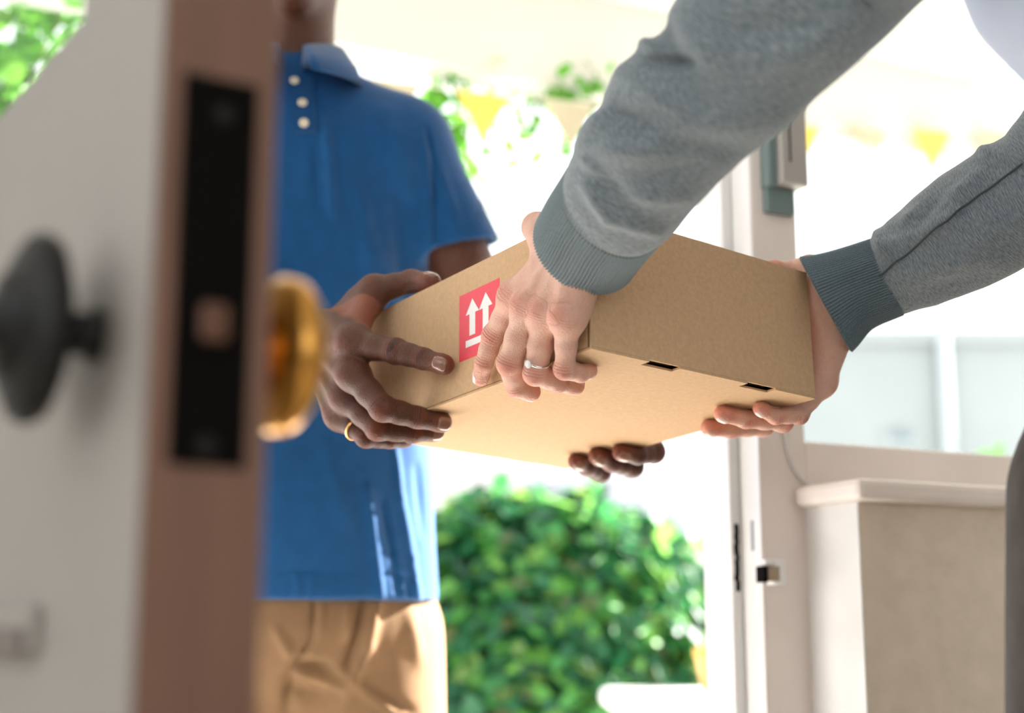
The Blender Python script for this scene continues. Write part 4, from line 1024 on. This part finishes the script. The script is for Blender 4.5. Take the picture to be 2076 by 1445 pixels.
# climbing plants hanging along the eave
def vine(name, loc, label, strands, nl, size, nf, seed):
    r = np.random.default_rng(seed); b = root(name, loc, label, 'plant'); C = []; st = []
    for pts, k in strands:
        c = spline(pts, 30); st.append(tube_vf(c, np.linspace(.004, .0015, 30), 6))
        i = r.integers(0, 30, k); C.append(c[i] + r.normal(size=(k, 3)) * [.05, .05, .04])
    for q in st: mk('stem', *q, M['bark'], b, True)
    C = np.vstack(C); nn = r.normal(size=C.shape) + [.2, -.6, .5]
    V, F = leaves(C, nn, size, r); fo = mk('foliage', V, F, M['vleaf'], b); fo['kind'] = 'stuff'
    for f in range(nf):
        c = C[r.integers(len(C))] if f or name != 'climbing_vine' else P(1045, 322, 3.35); fn = unit(np.array([.1, -1, .2]) + r.normal(size=3) * .3)
        V, F = leaves(np.repeat(c[None], 5, 0), np.repeat(fn[None], 5, 0) + r.normal(size=(5, 3)) * .4, .022, r); mk('flower', V, F, M['petal'], b)
    return b
def PV(*a): return [P(x, y, d_) for x, y, d_ in a]
vine('climbing_vine', P(900, 60, 3.3), 'leafy green climbing vine with pink flowers hanging from the porch eave', [
    (PV((905, 130, 3.3), (895, 200, 3.3), (880, 240, 3.28)), 57), (PV((930, 140, 3.35), (935, 230, 3.35), (915, 270, 3.35)), 44), (PV((950, 250, 3.35), (945, 320, 3.35), (950, 420, 3.35)), 19),
    (PV((700, 80, 3.3), (740, 110, 3.3), (760, 150, 3.35)), 22), (PV((1190, 140, 3.4), (1195, 190, 3.4), (1205, 215, 3.4)), 30), (PV((1100, 170, 3.4), (1085, 240, 3.4), (1080, 285, 3.4)), 28), (PV((1060, 300, 3.4), (1040, 400, 3.4), (1030, 440, 3.4)), 11), (PV((1150, 170, 3.4), (1170, 200, 3.4), (1230, 210, 3.4)), 17), (PV((960, 330, 3.4), (985, 420, 3.4), (990, 500, 3.4)), 8)], 0, .042, 6, 11)
vine('bougainvillea', P(60, -20, 3.0), 'dense green climber seen through the glass of the open door', [
    (PV((150, -60, 3.0), (120, 40, 3.0), (60, 160, 3.0), (10, 260, 3.0)), 130), (PV((80, -80, 3.1), (40, 60, 3.1), (-20, 200, 3.1), (-60, 300, 3.1)), 130), (PV((190, -60, 3.1), (90, 60, 3.1), (60, 200, 3.1), (60, 300, 3.1)), 120), (PV((10, -60, 3.1), (-60, 60, 3.1), (-100, 200, 3.1)), 90)], 0, .05, 3, 12)
# neighbouring house seen through the window, with pipe and vent
HD_ = 9.0
def HW(px, py, d_=HD_): return P(px, py, d_)
a = HW(1560, 640); b = HW(2400, 640); zt_ = HW(1850, 700)[2]
hs = root('neighbour_house', (lerp(a, b, .5)[0], a[1], -.16), 'pale neighbouring house wall beyond the sidelight window', 'house')
box('wall', WORLD, (a[0], b[0], a[1], a[1] + .3, -.16, zt_), M['house'], hs)
box('coping', WORLD, (a[0] - .05, b[0], a[1] - .06, a[1] + .36, zt_, zt_ + .08), M['house'], hs)
q = HW(1903, 780); mk('drainpipe', *tube_vf([np.array([q[0], a[1] - .06, -.16]), np.array([q[0], a[1] - .06, zt_ + .5])], .045, 12), M['pipe'], hs, True)
q0, q1 = HW(1782, 905), HW(1840, 886)
vt = box('vent', WORLD, (q0[0], q1[0], a[1] - .03, a[1], q0[2], q1[2]), M['pipe'], hs)
for i in range(3):
    z = q0[2] + (q1[2] - q0[2]) * (.2 + .27 * i); box('slat', WORLD, (q0[0] + .02, q1[0] - .02, a[1] - .045, a[1] - .03, z, z + .012), M['vent'], vt)
hedge('shrub', P(2010, 960, 7.5) * [1, 1, 0] + [0, 0, 1.15], np.array([.28, .25, .55]), 900, .07, 'small light green shrub in front of the pale neighbouring house', 'vleaf', 5)
# garage roof behind the hedge
GD = 13.
p = [P(1070, 948, GD), P(1335, 966, GD), P(1500, 1085, GD - 1.6), P(960, 1085, GD - 1.6)]
zr = (p[0][2] + p[1][2]) / 2; ze = p[2][2]; y0_, y1_ = p[0][1] - 1.6, p[0][1] + 1.6
ga = root('garage', (p[0][0], y0_, -.16), 'low garage with a slate-grey hipped roof behind the hedge', 'garage')
x0, x1, x2, x3 = p[3][0], p[0][0], p[1][0], p[2][0]
ym = (y0_ + y1_) / 2
Vr = [(x0, y0_, ze), (x3, y0_, ze), (x3, y1_, ze), (x0, y1_, ze), (x1, ym, zr), (x2, ym, zr)]
mk('roof', Vr, [(0, 1, 5, 4), (1, 2, 5), (2, 3, 4, 5), (3, 0, 4), (3, 2, 1, 0)], M['roof'], ga)
box('wall', WORLD, (x0 + .2, x3 - .2, y0_ + .2, y1_ - .2, -.16, ze), M['house'], ga)
g2 = root('outbuilding', (P(900, 1000, 16)[0], P(900, 1000, 16)[1], -.16), 'light pinkish-grey outbuilding roof left of the slate roof', 'building')
l0, l1 = P(760, 945, 20.5), P(1085, 950, 20.5); lz = P(900, 1090, 20.5)[2]
mk('roof', [(l0[0], l0[1] - 1.5, lz), (l1[0], l0[1] - 1.5, lz), (l1[0], l0[1], l0[2]), (l0[0], l0[1], l0[2]), (l0[0], l0[1] + 1.5, lz), (l1[0], l0[1] + 1.5, lz)], [(0, 1, 2, 3), (3, 2, 5, 4), (0, 3, 4), (1, 5, 2), (0, 4, 5, 1)], M['roofl'], g2)
box('wall', WORLD, (l0[0] + .1, l1[0] - .1, l0[1] - 1.3, l0[1] + 1.3, -.16, lz), M['house'], g2)
# white table and yellow pot just outside the jamb
TBD = 2.75
tx0 = P(1246, 1412, TBD); tz = tx0[2]
tb = root('patio_table', (tx0[0] + .4, tx0[1] + .25, -.02), 'white patio table with rounded corners outside, low behind the jamb', 'table')
box('tabletop', WORLD, (tx0[0], tx0[0] + .8, tx0[1], tx0[1] + .5, tz - .04, tz), M['white'], tb, .015)
for sx in (.05, .72):
    for sy in (.05, .42): box('leg', WORLD, (tx0[0] + sx, tx0[0] + sx + .035, tx0[1] + sy, tx0[1] + sy + .035, -.02, tz - .04), M['white'], tb, .004)
yc = P(1462, 1395, TBD + .2); yc[2] = tz
pt = root('flower_pot', yc, 'yellow-orange flower pot standing on the white patio table', 'pot')
mk('pot', *lathe_vf(lambda x, y, h: yc + np.array([x, y, h]), [(.038, 0), (.052, .07), (.055, .072), (.057, .09), (.050, .09), (.048, .075)], 28), M['yellow'], pt, True)
mk('soil', *lathe_vf(lambda x, y, h: yc + np.array([x, y, h + .070]), [(.047, 0), (.040, .006)], 20), M['soil'], pt)
